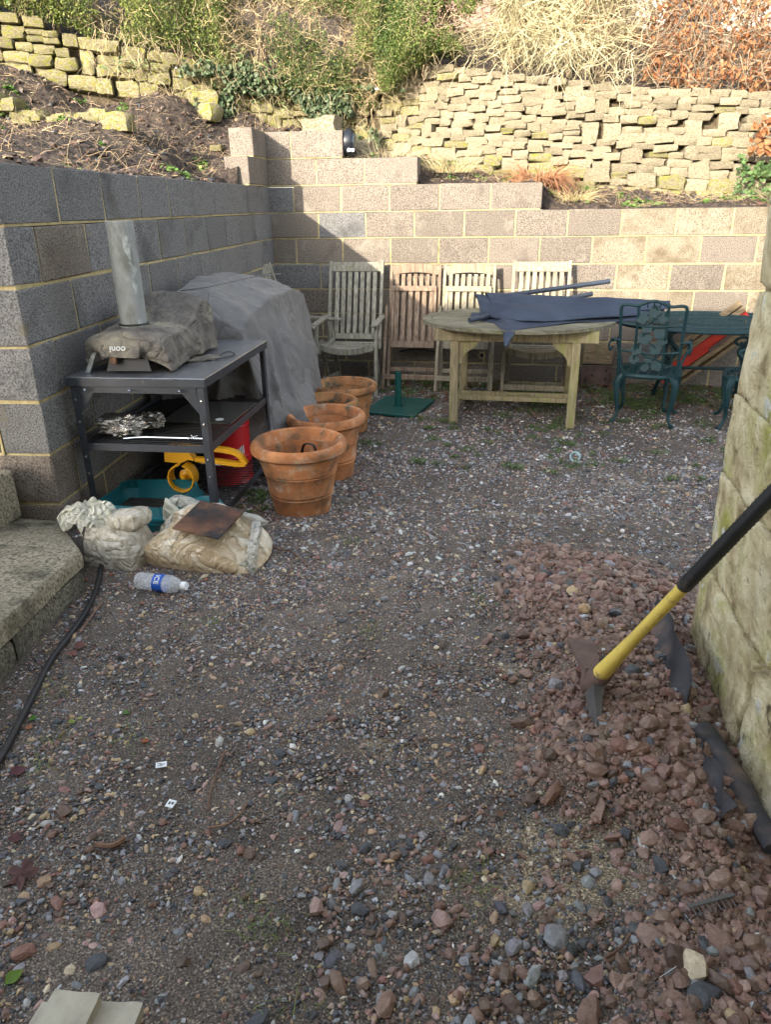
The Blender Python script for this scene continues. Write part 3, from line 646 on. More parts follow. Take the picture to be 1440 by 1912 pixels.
# stones large enough to point at: (pixel on the ground, size m, height/size, colour, label)
STN = [((1040,1755),.075,.6,'grey','smooth blue grey stone with a white vein, upper of the two by the sand patch'),((1048,1552),.048,.5,'slate','small dark slate cobble on the yellow sand patch'),((824,1722),.062,.6,'pink','pinkish brown angular stone alone left of the grey veined cobble'),
 ((590,1697),.052,.6,'pink','flat faced pink stone in the middle of the foreground'),((668,1660),.05,.5,'grey','grey flaky stone pair member beside the pink foreground stone'),((672,1700),.045,.45,'slate','dark slate flake just below the grey flaky stone'),
 ((371,1667),.036,.6,'tan','bright tan pebble standing alone on bare mud'),((417,1577),.042,.35,'slate','dark slate piece touching the white crumbly patch'),((450,1590),.034,.7,'red','red lump next to the dark slate by the white patch'),((466,1598),.042,.5,'brown','brown grey stone right of the red lump'),
 ((122,1518),.055,.6,'brown','rounded maroon stone at the left side below the hose'),((44,1782),.055,.5,'red','round reddish stone near the left edge above the paving slabs'),((182,1797),.062,.4,'slate','large flat charcoal stone above the stacked paving slabs'),((130,1815),.034,.6,'cream','cream rounded pebble by the paving slabs'),
 ((100,1770),.034,.4,'tan','flat tan pebble left of the paving slabs'),((522,1410),.046,.45,'slate','dark broken slate beside the small white stone'),((548,1396),.028,.6,'white','small white stone beside the dark broken slate'),((420,1283),.036,.6,'grey','smooth light grey pebble on the mud left of centre'),
 ((433,1243),.030,.5,'pink','pinkish pebble just above the light grey one'),((650,1492),.034,.5,'lgrey','pale bluish stone in the middle gravel'),((1298,1818),.075,.8,'cream','pale cream pink stone at the lower right with dark flakes round it'),((1345,1762),.085,.35,'rub','large flat triangular red brown stone at the lower right'),
 ((1310,1868),.085,.4,'slate','long grey slate shard below the pale cream stone'),((1215,1570),.07,.5,'rub2','broad wedge of red rubble above the black flints'),((1170,1560),.05,.6,'slate','black flint lump in the rubble beside the broad wedge'),((1235,1620),.055,.6,'slate','shiny black flint at the edge of the rubble'),
 ((1185,1310),.055,.8,'brown','squared brown block standing beside the mattock tip'),((1130,1215),.034,.6,'white','white quartz lump beside the mattock blade'),((992,1360),.04,.4,'tan','flat olive tan stone on the heap edge left of the mattock'),((1072,1385),.042,.4,'slate','dark wet slate just below the mattock tip'),
 ((1060,1110),.038,.5,'slate','dark stone on the upper part of the rubble heap'),((1158,1395),.07,.6,'red','big orange red lump below the mattock'),((1210,1445),.045,.5,'grey','greenish grey flake in the lower heap'),((838,1064),.042,.4,'red','brick red flat stone in the mid yard'),
 ((716,1120),.045,.5,'grey','angular grey stone in the centre of the yard'),((742,1320),.030,.6,'tan','tan brown pebble in the centre of the yard'),((785,1280),.032,.6,'pink','round pinkish pebble right of the tan one'),((768,1797),.05,.5,'lgrey','light grey angular stone near the bottom middle'),
 ((800,1606),.038,.5,'red','red veined stone left of the sand patch'),((1290,800),.05,.4,'lgrey','flat grey slate below the green metal chair'),((1260,1870),.05,.6,'rub','rounded brown red stone at the bottom right'),((1025,1650),.04,.5,'pink','small pink triangular stone in the sand patch'),
 ((485,1915),.06,.5,'slate','dark stone at the bottom edge left of centre'),((720,1880),.06,.6,'rub2','brown stone at the bottom edge in the middle'),((1100,1895),.07,.6,'rub','angular red stone at the bottom edge right of centre'),((1155,1835),.05,.6,'rub2','upright red chip left of the pale cream stone')]
for i, (q, s_, h_, ck, lab) in enumerate(STN):
    s_ *= .60
    p = G(*q); rg = np.random.default_rng(500 + i)
    vv, ff = sub2(ICO * (1 + rg.uniform(-.25, .25, (12, 1))), ICF); vv, ff = sub2(vv, ff, 1.01); vv = vv + rg.normal(0, .018, vv.shape)
    e = rg.uniform(1.05, 1.3); vv = vv * np.array([e, 1 / e, h_ * 1.25]) * s_ * .52 / .9
    o = mk('loose_stone', vv, ff, mat_big, smooth=28, loc=(p[0], p[1], p[2] + s_ * h_ * .28), rot=(rg.normal(0, .12), rg.normal(0, .12), rg.uniform(0, 6)), col=np.tile(np.array(PAL[ck]) * (1.1, 1.1, 1.1), (len(vv), 1)))
    tag(o, lab, 'stone', 'larger stones lying loose on the yard')

# ------------------------------------------------------------------ foliage tools
def leaf_cloud(P, Nrm, size, asp=.55, fold=.25, hang=0):
    """P centres, Nrm normals; each leaf is a folded pair of triangles on both sides of a midrib (4 verts, 2 tris)"""
    n = len(P); Nrm = Nrm / (np.linalg.norm(Nrm, axis=1, keepdims=True) + 1e-9)
    t = rng.normal(0, 1, (n, 3)); t[:, 2] -= hang; t -= (t * Nrm).sum(1, keepdims=True) * Nrm; t /= np.linalg.norm(t, axis=1, keepdims=True) + 1e-9
    s = np.cross(Nrm, t); L_ = size[:, None] * .5
    a = P - t * L_; b = P + t * L_; c = P + s * L_ * asp + Nrm * L_ * fold; d = P - s * L_ * asp + Nrm * L_ * fold
    V = np.stack([a, c, b, d], 1).reshape(-1, 3); i = np.arange(n)[:, None] * 4
    F = np.concatenate([i + np.array([[0, 1, 2]]), i + np.array([[0, 2, 3]])], 1).reshape(-1, 3)
    return V, F
def twigs(P, D, length, r, seg=4, wig=.25, grav=0., cols=None):
    """curved 3-sided stems from P along D"""
    n = len(P); D = D / (np.linalg.norm(D, axis=1, keepdims=True) + 1e-9); pts = [P.copy()]; d = D.copy(); st_ = (length / seg)[:, None]
    for k in range(seg):
        d = d + rng.normal(0, wig, (n, 3)); d[:, 2] -= grav; d /= np.linalg.norm(d, axis=1, keepdims=True); pts.append(pts[-1] + d * st_)
    pts = np.stack(pts, 1); up = rng.normal(0, 1, (n, 3)); V = []
    s = np.cross(D, up); s /= np.linalg.norm(s, axis=1, keepdims=True) + 1e-9; u = np.cross(D, s)
    for k in range(seg + 1):
        rr = (r * (1 - .75 * k / seg))[:, None]
        for q in range(3):
            an = q * 2.094; V.append(pts[:, k] + rr * (math.cos(an) * s + math.sin(an) * u))
    V = np.stack(V, 1).reshape(-1, 3); nb = (seg + 1) * 3; F = []
    for k in range(seg):
        for q in range(3):
            a = k * 3 + q; b = k * 3 + (q + 1) % 3; F.append((a, b, b + 3, a + 3))
    F = np.array(F); F = (F[None] + (np.arange(n) * nb)[:, None, None]).reshape(-1, 4)
    C = None if cols is None else np.repeat(cols, nb, axis=0)
    return V, F, C
def vary(c, n, a=.25): return np.array(c)[None] * rng.uniform(1 - a, 1 + a, (n, 1)) * rng.uniform(.93, 1.07, (n, 3))
mat_leaf = M('leaf', [(.3,(.85,.85,.85)),(.7,(1.15,1.15,1.15))], 20, .55, attr=True, transl=.3, spec=.35)
mat_dryleaf = M('dead_leaf', [(.3,(.8,.8,.8)),(.7,(1.2,1.2,1.2))], 60, .7, [(90,.002,'n')], attr=True, transl=.25, spec=.25)
mat_twig = M('twig', [(.3,(.8,.8,.8)),(.7,(1.2,1.2,1.2))], 40, .85, attr=True, spec=.2)
def hedge(name, label, xr, zlow, ztop, yf, depth, nleaf, ntwig, lsize, lcol, tcol, seed, clump=1.4, cut=-.12, tdir=(0, -.4, .2), tlen=(.07, .22), trad=.0019, hang=0, trunk=True, bulge=.25, twig_grav=.05, tw_wig=.35):
    root = thing(name, ((xr[0] + xr[1]) / 2, yf((xr[0] + xr[1]) / 2) + depth / 2, zlow((xr[0] + xr[1]) / 2)), label, 'hedge' if 'hedge' in name else 'bush')
    def pts(n, thr):
        x = rng.uniform(*xr, n); lo = zlow(x) + .10 * fbm(x, x * 0, 0, 3, 3, seed); z = lo + (ztop - lo) * rng.random(n); e = rng.random(n) ** 1.7
        front = yf(x) - bulge * fbm(x, z, 0, 1.1, 3, seed + 3) - .3 * bulge * fbm(x, z, 5, 4, 2, seed + 5) + .12 * np.clip((lo + .15 - z) / .15, 0, 1)
        y = front + depth * e
        k = fbm(x, y * .6, z, clump * 2, 4, seed + 9) > thr + .10 * e
        return x[k], y[k], z[k], e[k]
    x, y, z, e = pts(nleaf, cut); P = np.stack([x, y, z], 1); n = len(P)
    q = fbm(x, z, y, 1.3, 3, seed + 20); w = np.clip(q * 1.6 + .5, 0, 1)[:, None]
    C = vary((1, 1, 1), n, .3) * (np.array(lcol[0]) * (1 - w) + np.array(lcol[1]) * w); 
    pale = rng.random(n) < .10; C[pale] = vary(lcol[2], pale.sum(), .2)
    Nn = rng.normal(0, 1, (n, 3)) * .8 + np.array([-.2, -.6, .5])
    V, F = leaf_cloud(P, Nn, rng.uniform(*lsize, n), hang=hang)
    o = mk('foliage', V, F, mat_leaf if hang == 0 else mat_dryleaf, root, smooth=0, world=True, col=np.repeat(C, 4, axis=0)); o['kind'] = 'stuff'
    x, y, z, e = pts(ntwig, cut - .35); P = np.stack([x, y, z], 1); n = len(P); D = rng.normal(0, .8, (n, 3)) + np.array(tdir)
    w = rng.random(n)[:, None]; C = np.array(tcol[0]) * (1 - w) + np.array(tcol[1]) * w; C = C * rng.uniform(.7, 1.2, (n, 1))
    V, F, C = twigs(P, D, rng.uniform(*tlen, n), rng.uniform(.7, 1.4, n) * trad, seg=3, wig=tw_wig * 1.15, grav=twig_grav, cols=C)
    o = mk('twigs', V, F, mat_twig, root, smooth=0, world=True, col=C); o['kind'] = 'stuff'
    if trunk:
        for k in range(int((xr[1] - xr[0]) / .45) + 1):
            x = xr[0] + .2 + .45 * k + random.uniform(-.1, .1)
            if x > xr[1]: break
            y = float(yf(x)) + depth * .55; zb = float(zlow(x)) - .3; p = [(x, y, zb)]
            for s_ in range(4): p.append((p[-1][0] + random.uniform(-.12, .12), p[-1][1] + random.uniform(-.1, .1), p[-1][2] + (ztop - zb) / 4.5))
            pp = smooth_path(p, 3); m_ = MB().tube(pp, [.028 * (1 - .75 * i / len(pp)) for i in range(len(pp))], 6)
            for b_ in range(5):
                i0 = random.randrange(2, len(pp) - 2); b0 = pp[i0]; m_.tube([b0, b0 + np.array([random.uniform(-.2, .2), -.15, .15]), b0 + np.array([random.uniform(-.35, .35), -.3, .3])], [.011, .007, .003], 5)
            v = np.array(m_.v); mk('trunk', v, m_.f, mat_twig, root, world=True, col=np.tile((.16, .12, .08), (len(v), 1)))
    return root
ZL = np.array([(-9,3.6),(-3.06,3.38),(-2.19,3.2),(-1.35,3.02),(-.79,2.92),(-.26,2.72),(.28,2.55),(.75,2.6),(1.09,2.82),(1.34,2.93),(1.85,2.92)])
zlow1 = lambda x: np.interp(x, ZL[:, 0], ZL[:, 1])
gy = lambda d: (lambda x: wall_y(x) + d)
hedge('privet_hedge', 'left part of the overgrown green hedge, above the chunky mossy wall', (-3.9, -.55), zlow1, 4.5, gy(-.22), .75, 150000, 6000, (.018, .034), ((.10,.135,.03), (.19,.215,.055), (.34,.33,.11)), ((.33,.25,.13), (.50,.40,.24)), 301, cut=-.22)
hedge('privet_hedge', 'middle part of the overgrown hedge, thick with brown dead twigs, behind the lamp', (-.6, .85), zlow1, 4.5, gy(-.35), .8, 115000, 7500, (.015, .030), ((.06,.10,.022), (.15,.18,.045), (.30,.29,.10)), ((.30,.22,.12), (.48,.38,.23)), 331, cut=-.14)
hedge('privet_hedge', 'darkest green end of the hedge hanging over the left end of the dry stone wall', (.8, 1.82), zlow1, 4.5, gy(-.3), .9, 105000, 2600, (.015, .030), ((.045,.085,.018), (.13,.17,.04), (.28,.28,.09)), ((.26,.20,.11), (.44,.36,.21)), 351, cut=-.22)
hedge('vine_bush', 'pale leafless tangle of climbing stems between the green hedge and copper beech', (1.95, 3.15), lambda x: np.interp(x, [1.9, 3.2], [3.06, 2.92]), 4.4, gy(.1), .5, 900, 6000, (.02, .035), ((.12,.12,.05), (.2,.2,.08), (.3,.3,.12)), ((.34,.29,.16), (.50,.45,.29)), 371, tdir=(0, -.3, -.1), tlen=(.25, .7), trad=.0046, twig_grav=.06, tw_wig=.45, bulge=.3)
hedge('beech_hedge', 'copper brown beech hedge with hanging dead leaves above the right of the dry wall', (2.75, 6.6), lambda x: np.interp(x, [2.6, 3.1, 3.8, 5], [2.86, 2.72, 2.56, 2.5]), 4.2, gy(.12), .55, 19000, 9500, (.038, .068), ((.24,.095,.04), (.38,.17,.075), (.48,.29,.17)), ((.20,.15,.10), (.34,.27,.19)), 391, cut=-.06, hang=1.6, tlen=(.15, .45), trad=.0034, bulge=.15, clump=1.1)
# long arching vine stems trailing over the wall, brown grass twigs, ivy
def strand_thing(name, label, cat, P, D, ln, r, col, seg=7, wig=.3, grav=.1, kind=None, mat=mat_twig):
    n = len(P); V, F, C = twigs(P, D, ln, r, seg, wig, grav, cols=vary((1, 1, 1), n, .25) * np.array(col))
    return tag(mk(name, V, F, mat, smooth=0, world=True, col=C), label, cat, kind=kind)
n = 110; x = rng.uniform(1.5, 3.4, n); P = np.stack([x, wall_y(x) - .02 + rng.uniform(-.1, .1, n), np.interp(x, WLN[:, 0], WLN[:, 3]) + rng.uniform(.05, .35, n)], 1)
strand_thing('trailing_stems', 'bare pale stems arching and trailing over the top of the dry stone wall', 'stems', P, rng.normal(0, .7, (n, 3)) + np.array([0, -.5, .3]), rng.uniform(.25, .8, n), rng.uniform(.0018, .004, n), (.52, .44, .27), grav=.16, kind='stuff')
# scrub and ivy at the foot of the hedge
def scrub(n, xr, zf, yfun, lsize, cols, seed, thr=0): 
    x = rng.uniform(*xr, n); z = zf(x, rng.random(n)); y = yfun(x, z); k = fbm(x, z, 0, 3.2, 3, seed) > thr; x, y, z = x[k], y[k], z[k]; m = len(x)
    V, F = leaf_cloud(np.stack([x, y, z], 1), rng.normal(0, .6, (m, 3)) + np.array([-.1, -.8, .5]), rng.uniform(*lsize, m), asp=.85, fold=.12)
    w = rng.random(m)[:, None]; C = (np.array(cols[0]) * (1 - w) + np.array(cols[1]) * w) * rng.uniform(.7, 1.3, (m, 1)); return V, F, np.repeat(C, 4, axis=0)
v, f, c = scrub(9000, (-.9, 1.05), lambda x, t: np.interp(x, [-1, -.5, 1], [2.5, 2.42, 2.12]) + t * (zlow1(x) + .15 - np.interp(x, [-1, -.5, 1], [2.5, 2.42, 2.12])), lambda x, z: wall_y(x) - .12 + rng.uniform(-.1, .06, len(x)), (.03, .06), ((.05,.085,.035), (.13,.165,.09)), 411, .04)
tag(mk('ivy_plant', v, f, mat_leaf, smooth=0, world=True, col=c), 'grey green ivy scrambling up beneath the hedge behind the stepped blocks', 'ivy', kind='stuff')
v, f, c = scrub(800, (4.22, 4.9), lambda x, t: 1.62 + .68 * t * np.clip((x - 4.05) / .25, .2, 1), lambda x, z: wall_y(x) - .1 + rng.uniform(-.07, .02, len(x)), (.035, .06), ((.045,.09,.03), (.11,.18,.06)), 421, -.1)
tag(mk('ivy_plant', v, f, mat_leaf, smooth=0, world=True, col=c), 'glossy dark green ivy climbing the right end of the dry stone wall', 'ivy', kind='stuff')
v, f, c = scrub(150, (4.28, 4.7), lambda x, t: 2.0 + .3 * t, lambda x, z: wall_y(x) - .15 + rng.uniform(-.07, .02, len(x)), (.05, .08), ((.25,.10,.045), (.36,.17,.075)), 423, -.2)
tag(mk('beech_sprig', v, f, mat_dryleaf, smooth=0, world=True, col=c), 'copper leaves hanging down over the right end of the dry wall', 'leaves', kind='stuff')
v, f, c = scrub(1500, (-3, -.1), lambda x, t: np.interp(x, WLN[:, 0], WLN[:, 2]) + .15 + .5 * t, lambda x, z: wall_y(x) - .07 + rng.uniform(-.06, .02, len(x)), (.02, .045), ((.08,.14,.05), (.18,.24,.09)), 431, .12)
tag(mk('wall_weeds', v, f, mat_leaf, smooth=0, world=True, col=c), 'small green weeds rooted in the mossy rubble wall', 'weeds', kind='stuff')
n = 700; x = rng.uniform(-1.6, 1.4, n); P = np.stack([x, wall_y(x) - .12 + rng.uniform(-.12, .1, n), zlow1(x) + rng.uniform(-.35, .15, n)], 1)
strand_thing('dead_stems', 'dead straw coloured stems hanging below the hedge over the rubble wall', 'stems', P, rng.normal(0, .5, (n, 3)) + np.array([.1, -.3, -.6]), rng.uniform(.1, .32, n), rng.uniform(.0013, .0025, n), (.40, .32, .19), grav=.15, kind='stuff')
# litter of twigs and roots on the dug bank
n = 5200; x = np.concatenate([rng.uniform(-3.2, .1, 3900), rng.uniform(.6, 4.7, 1300)]); y = np.concatenate([rng.uniform(-4.2, .9, 3900), rng.uniform(.24, 1.1, 1300)])
k = ((x * WN[0] + y * WN[1] < -.2) & (y < wall_y(x))) | ((y > .22) & (y < wall_y(x))); x, y = x[k], y[k]; n = len(x)
P = np.stack([x, y, bank_z(x, y) + .008], 1); D = rng.normal(0, 1, (n, 3)); D[:, 2] = rng.uniform(-.1, .25, n)
strand_thing('bank_litter', 'dry roots, twigs and straw strewn over the dug soil bank', 'litter', P, D, rng.uniform(.05, .28, n), rng.uniform(.001, .0028, n), (.30, .225, .14), seg=4, wig=.4, grav=.03, kind='stuff')
x = rng.uniform(-3.2, 4.8, 9000); y = rng.uniform(-4.2, 1.3, 9000); k = (((x * WN[0] + y * WN[1] < -.16)) | (y > .22)) & (y < wall_y(x)); x, y = x[k], y[k]; m = len(x)
v, f, c = rocks(x, y, rng.uniform(.012, .05, m) , pick(m, dict(brown=60, slate=10, tan=4, red=6)) * .55, zf=bank_z, flatness=.8, ang=.35)
tag(mk('soil_clods', v, f, mat_rockcol, smooth=0, col=c), 'dark crumbly clods of dug soil on the bank', 'soil', kind='stuff')
def tuft(name, label, cx, cy, cz, n, rad, h, col, r=.0022, grav=.1, kind='stuff', cat='plant', seg=5, lean=(0, 0)):
    a = rng.uniform(0, 6.28, n); q = rad * rng.random(n) ** .5; P = np.stack([cx + q * np.cos(a), cy + q * np.sin(a), np.full(n, cz)], 1)
    D = np.stack([np.cos(a) * .55 + lean[0], np.sin(a) * .55 + lean[1], rng.uniform(.7, 1.3, n)], 1) + rng.normal(0, .15, (n, 3))
    return strand_thing(name, label, cat, P, D, rng.uniform(.6, 1, n) * h, np.full(n, r), col, seg=seg, wig=.12, grav=grav)
t = tuft('dead_fern', 'clump of collapsed red brown fern fronds at the foot of the dry wall', 2.43, .68, 1.78, 520, .17, .42, (.33, .16, .085), r=.0042, grav=.42)
tuft('dry_grass', 'pale straw grass collapsing beside the top block of the wall', 1.62, .55, 1.9, 200, .2, .35, (.45, .37, .2), grav=.3)
tuft('dry_grass', 'tangled pale straw around the round lamp', 1.0, .5, 1.98, 260, .28, .42, (.47, .40, .25), grav=.3)
tuft('dry_grass', 'straw coloured grass clump below the right of the fern', 2.78, .5, 1.64, 160, .14, .28, (.48, .38, .2), grav=.35)
# small green weeds: one mesh of leaves on the bank and one on the yard
def weeds(name, label, spots, zf, lsize, cols, per=60):
    V = []; 
    Ps = []
    for (x0, y0, r0) in spots:
        n = int(per * (r0 / .1) ** 1.5) + 8; a = rng.uniform(0, 6.28, n); q = r0 * rng.random(n); x = x0 + q * np.cos(a); y = y0 + q * np.sin(a); Ps.append(np.stack([x, y, zf(x, y) + rng.uniform(.004, .03, n)], 1))
    P = np.concatenate(Ps); n = len(P); V, F = leaf_cloud(P, rng.normal(0, .35, (n, 3)) + np.array([0, -.2, 1]), rng.uniform(*lsize, n), asp=.8, fold=.15)
    w = rng.random(n)[:, None]; C = (np.array(cols[0]) * (1 - w) + np.array(cols[1]) * w) * rng.uniform(.7, 1.3, (n, 1))
    return tag(mk(name, V, F, mat_leaf, smooth=0, world=True, col=np.repeat(C, 4, axis=0)), label, 'weeds', kind='stuff')
bs = [(random.uniform(.8, 4.6), random.uniform(.28, .85), random.uniform(.04, .12)) for _ in range(26)] + [(random.uniform(-2.5, -.35), random.uniform(-3.6, .2), random.uniform(.03, .09)) for _ in range(26)] + [(-.12, -1.6, .12), (-.2, -2.9, .1)]
weeds('bank_weeds', 'bright green seedlings and low weeds on the soil bank', bs, bank_z, (.02, .045), ((.07,.16,.03), (.20,.32,.08)))
ys = [(random.uniform(1.0, 4.4), -abs(random.gauss(0, .55)) - .1, random.uniform(.05, .16)) for _ in range(125)] + [(1.05 + random.uniform(-.15, .15), random.uniform(-4.0, -2.6), random.uniform(.03, .08)) for _ in range(16)] + [(random.uniform(1.6, 3.8), random.uniform(-2.8, -1.2), random.uniform(.03, .08)) for _ in range(50)]
ys += [tuple(G(*q)[:2]) + (r_,) for q, r_ in (((1030,800),.14),((870,735),.2),((830,790),.1),((960,745),.2),((1210,760),.2),((690,830),.1),((480,940),.07))]
weeds('yard_weeds', 'low green weeds and moss growing through the gravel by the furniture', ys, ground_z, (.010, .024), ((.05,.095,.025), (.12,.17,.05)), 60)
gs = [tuple(G(*q)[:2]) for q in ((100,1385),(240,1380),(60,1440),(110,1290),(400,1170),(660,1010),(640,940),(870,1640),(470,1710),(560,1890),(690,1180),(905,1130),(520,1740),(880,1660))]
n = 26 * len(gs); base = np.repeat(np.array(gs), 26, axis=0) + rng.normal(0, .03, (n, 2))
strand_thing('grass_blades', 'sparse thin grass blades growing from the mud and gravel', 'grass', np.stack([base[:, 0], base[:, 1], ground_z(base[:, 0], base[:, 1])], 1), rng.normal(0, .6, (n, 3)) + np.array([0, 0, .8]), rng.uniform(.02, .06, n), np.full(n, .0008), (.20, .26, .08), seg=3, grav=.12, kind='stuff')
n = 900; x = rng.uniform(.9, 3.0, n); y = rng.uniform(-6.6, -3.0, n); k = inside(x, y); x, y = x[k], y[k]; n = len(x); D = rng.normal(0, 1, (n, 3)); D[:, 2] = .05
strand_thing('yard_litter', 'fine straw and root fibres lying on the yard', 'litter', np.stack([x, y, ground_z(x, y) + .004], 1), D, rng.uniform(.015, .07, n), np.full(n, .0006), (.30, .24, .15), seg=3, wig=.3, grav=.0, kind='stuff')
# dark leaf litter along the foot of the back wall
n = 700; x = rng.uniform(1.2, 4.4, n); y = -rng.random(n) ** 1.6 * .9 - .03; V, F = leaf_cloud(np.stack([x, y, ground_z(x, y) + .012], 1), rng.normal(0, .3, (n, 3)) + np.array([0, -.1, 1]), rng.uniform(.03, .06, n), asp=.7, fold=.2)
tag(mk('leaf_litter', V, F, mat_dryleaf, smooth=0, world=True, col=np.repeat(vary((.14, .07, .04), n, .5), 4, axis=0)), 'dark brown fallen leaves along the foot of the back wall', 'leaves', kind='stuff')
# timber shed and pale house wall glimpsed behind the hedges
mat_shed = M('terracotta_boards', [(.3,(.30,.17,.14)),(.7,(.42,.26,.22))], 6, .8, [(20,.004,'n')])
sh = thing('shed', (1.9, 4.4, 3.0), 'pinkish brown boarded shed glimpsed between the green hedge and pale vine', 'shed')
for k in range(12): MB().box((0, 0, .05 + .16 * k), (2.6, .04, .152), rotm(.12), bev=.004).build('board', mat_shed, sh)
MB().box((0, 1.0, .9), (2.5, 1.9, 1.9)).build('wall', mat_shed, sh)
mat_render = M('pale_render', flat((.52,.47,.42)), 3, .9, [(30,.004,'n')])
nh = thing('neighbour_house', (5.6, 5.6, 2.4), 'pale rendered house wall showing through the copper beech hedge', 'house')
MB().box((0, .9, 1.6), (4.4, 1.8, 3.4), bev=.02).build('wall', mat_render, nh)
for wx in (-1.2, .9):
    w = MB().box((wx, -.02, 1.7), (.9, .06, 1.1)).build('window', mat_paint, nh); MB().box((wx, -.045, 1.7), (.76, .03, .96)).build('pane', mat_glass, w)
m_ = MB(); m_.add([(-2.4, -.2, 3.3), (2.4, -.2, 3.3), (2.4, .9, 4.3), (-2.4, .9, 4.3), (-2.4, 2, 3.3), (2.4, 2, 3.3)], [(0, 1, 2, 3), (3, 2, 5, 4), (0, 3, 4), (1, 5, 2)]); m_.build('roof', mat_slate, nh, smooth=0)
# woodland beyond that closes the skyline
mat_wood = M('far_foliage', [(.3,(.03,.045,.015)),(.7,(.12,.13,.05))], 6, .9, attr=False)
for i, (tx, ty, tz, rr) in enumerate(((-6, 6, 4.2, 1.6), (-3.4, 5.2, 4.2, 1.5), (-1.2, 5.8, 4.3, 1.5), (.4, 7.2, 4.4, 1.6), (3.2, 8.2, 4.5, 1.7), (8.2, 7.4, 4.3, 1.8), (-9.5, 4.0, 4.4, 1.8))):
    tr = thing('garden_tree', (tx, ty, tz - 1.4), ('broad bare tree far left behind the hedge', 'second tree from the left behind the hedge', 'tree standing behind the middle of the hedge', 'tree behind the dark end of the hedge', 'tall tree behind the shed', 'tree behind the pale house', 'outermost tree at the far left')[i], 'tree')
    mk('trunk', *(lambda m: (m.v, m.f))(MB().tube(smooth_path([(0, 0, 0), (.05, 0, 1), (-.05, .1, 2), (.1, 0, 3)], 4), [.16 - .01 * k for k in range(13)], 8)), mat_twig, tr, col=None)
    n = 7500; a = rng.normal(0, 1, (n, 3)); a /= np.linalg.norm(a, axis=1, keepdims=True); q = rr * (.55 + .45 * rng.random(n))[:, None] * (1 + .3 * vnoise(a[:, 0] * 3 + i, a[:, 1] * 3, a[:, 2] * 3, 7))[:, None]
    P = a * q * np.array([1, 1, 1.1]) + np.array([0, 0, 2.1]); V, F = leaf_cloud(P, a + rng.normal(0, .5, (n, 3)), rng.uniform(.08, .16, n), asp=.7)
    o = mk('crown', V, F, mat_leaf, tr, smooth=0, col=np.repeat(vary((.09, .11, .04), n, .5), 4, axis=0))

# ------------------------------------------------------------------ object materials
m_navy = M('navy_steel', [(.3,(.018,.022,.03)),(.7,(.035,.042,.055))], 12, .42, [(60,.0006,'n')], spec=.5, spots=[((.10,.09,.08),9,.68,.78)])
m_top = M('brushed_steel_top', [(.3,(.26,.275,.30)),(.7,(.42,.44,.47))], 5, .26, [(80,.0005,'n')], metal=.75, spots=[((.05,.045,.04),5,.58,.72)])
m_blackwire = M('black_wire', flat((.02,.02,.022)), 20, .6)
m_cover = M('grey_bbq_cover', [(.3,(.098,.096,.095)),(.7,(.135,.132,.129))], 3, .72, [(300,.0008,'n'),(3.2,.03,'r'),(8,.010,'r')], spots=[((.12,.105,.088),3,.6,.75),((.17,.168,.165),2,.58,.75)], sheen=.15)
m_cover2 = M('dirty_canvas', [(.3,(.06,.052,.047)),(.5,(.135,.122,.105)),(.72,(.26,.24,.17))], 7, .85, [(200,.0015,'n'),(7,.03,'r'),(16,.010,'r')], spots=[((.20,.21,.13),6,.6,.75)])
m_galv = M('galvanised_pipe', [(.3,(.20,.21,.205)),(.7,(.36,.375,.365))], 9, .72, [(30,.004,'n')], metal=.1, spots=[((.16,.165,.145),9,.48,.60),((.50,.54,.52),14,.54,.64)], stretch=(1,1,.45))
m_terra = M('terracotta', [(.28,(.22,.085,.035)),(.5,(.42,.165,.062)),(.72,(.50,.24,.11))], 7, .85, [(90,.002,'n')], detail=6, spots=[((.42,.31,.22),16,.54,.70),((.13,.075,.04),6,.50,.68),((.10,.095,.05),9,.60,.70)], rnd=.08)
m_terra_old = M('mossy_terracotta', [(.28,(.16,.075,.03)),(.5,(.34,.15,.06)),(.72,(.42,.24,.11))], 8, .92, [(60,.004,'n')], detail=6, spots=[((.075,.065,.042),11,.50,.64),((.42,.27,.03),6,.62,.72),((.13,.14,.04),5,.6,.74)])
m_teakgrey = M('weathered_teak', [(.3,(.12,.112,.085)),(.5,(.235,.22,.172)),(.72,(.35,.335,.28))], 9, .9, [(40,.002,'n')], detail=6, stretch=(6,6,.7), spots=[((.15,.17,.08),4,.62,.75)], rnd=.12)
m_teakbrown = M('brown_teak', [(.3,(.11,.075,.052)),(.5,(.20,.142,.10)),(.72,(.28,.22,.165))], 9, .85, [(40,.002,'n')], detail=6, stretch=(6,6,.7), rnd=.12)
m_teakpale = M('pale_teak', [(.3,(.15,.128,.09)),(.5,(.26,.228,.165)),(.72,(.35,.315,.24))], 9, .88, [(40,.002,'n')], detail=6, stretch=(6,6,.7), spots=[((.23,.24,.09),4,.6,.72)], rnd=.12)
m_tabletop = M('lichened_tabletop', [(.3,(.075,.068,.045)),(.5,(.165,.15,.105)),(.72,(.30,.29,.215))], 9, .9, [(40,.003,'n')], detail=6, stretch=(.7,6,6), spots=[((.42,.44,.30),8,.66,.74),((.13,.14,.05),5,.56,.7)], rnd=.18)
m_tableleg = M('mossy_table_leg', [(.3,(.15,.12,.068)),(.5,(.27,.22,.13)),(.72,(.36,.31,.19))], 9, .88, [(40,.002,'n')], detail=6, stretch=(6,6,.7), spots=[((.24,.25,.08),3,.5,.7)], rnd=.1)
m_parasol = M('navy_parasol_fabric', [(.3,(.020,.030,.052)),(.7,(.040,.054,.083))], 3, .75, [(400,.0006,'n'),(7,.006,'n'),(5,.012,'r')])
m_pole = M('dark_pole', flat((.035,.045,.065)), 12, .4, spots=[((.12,.12,.13),8,.66,.75)])
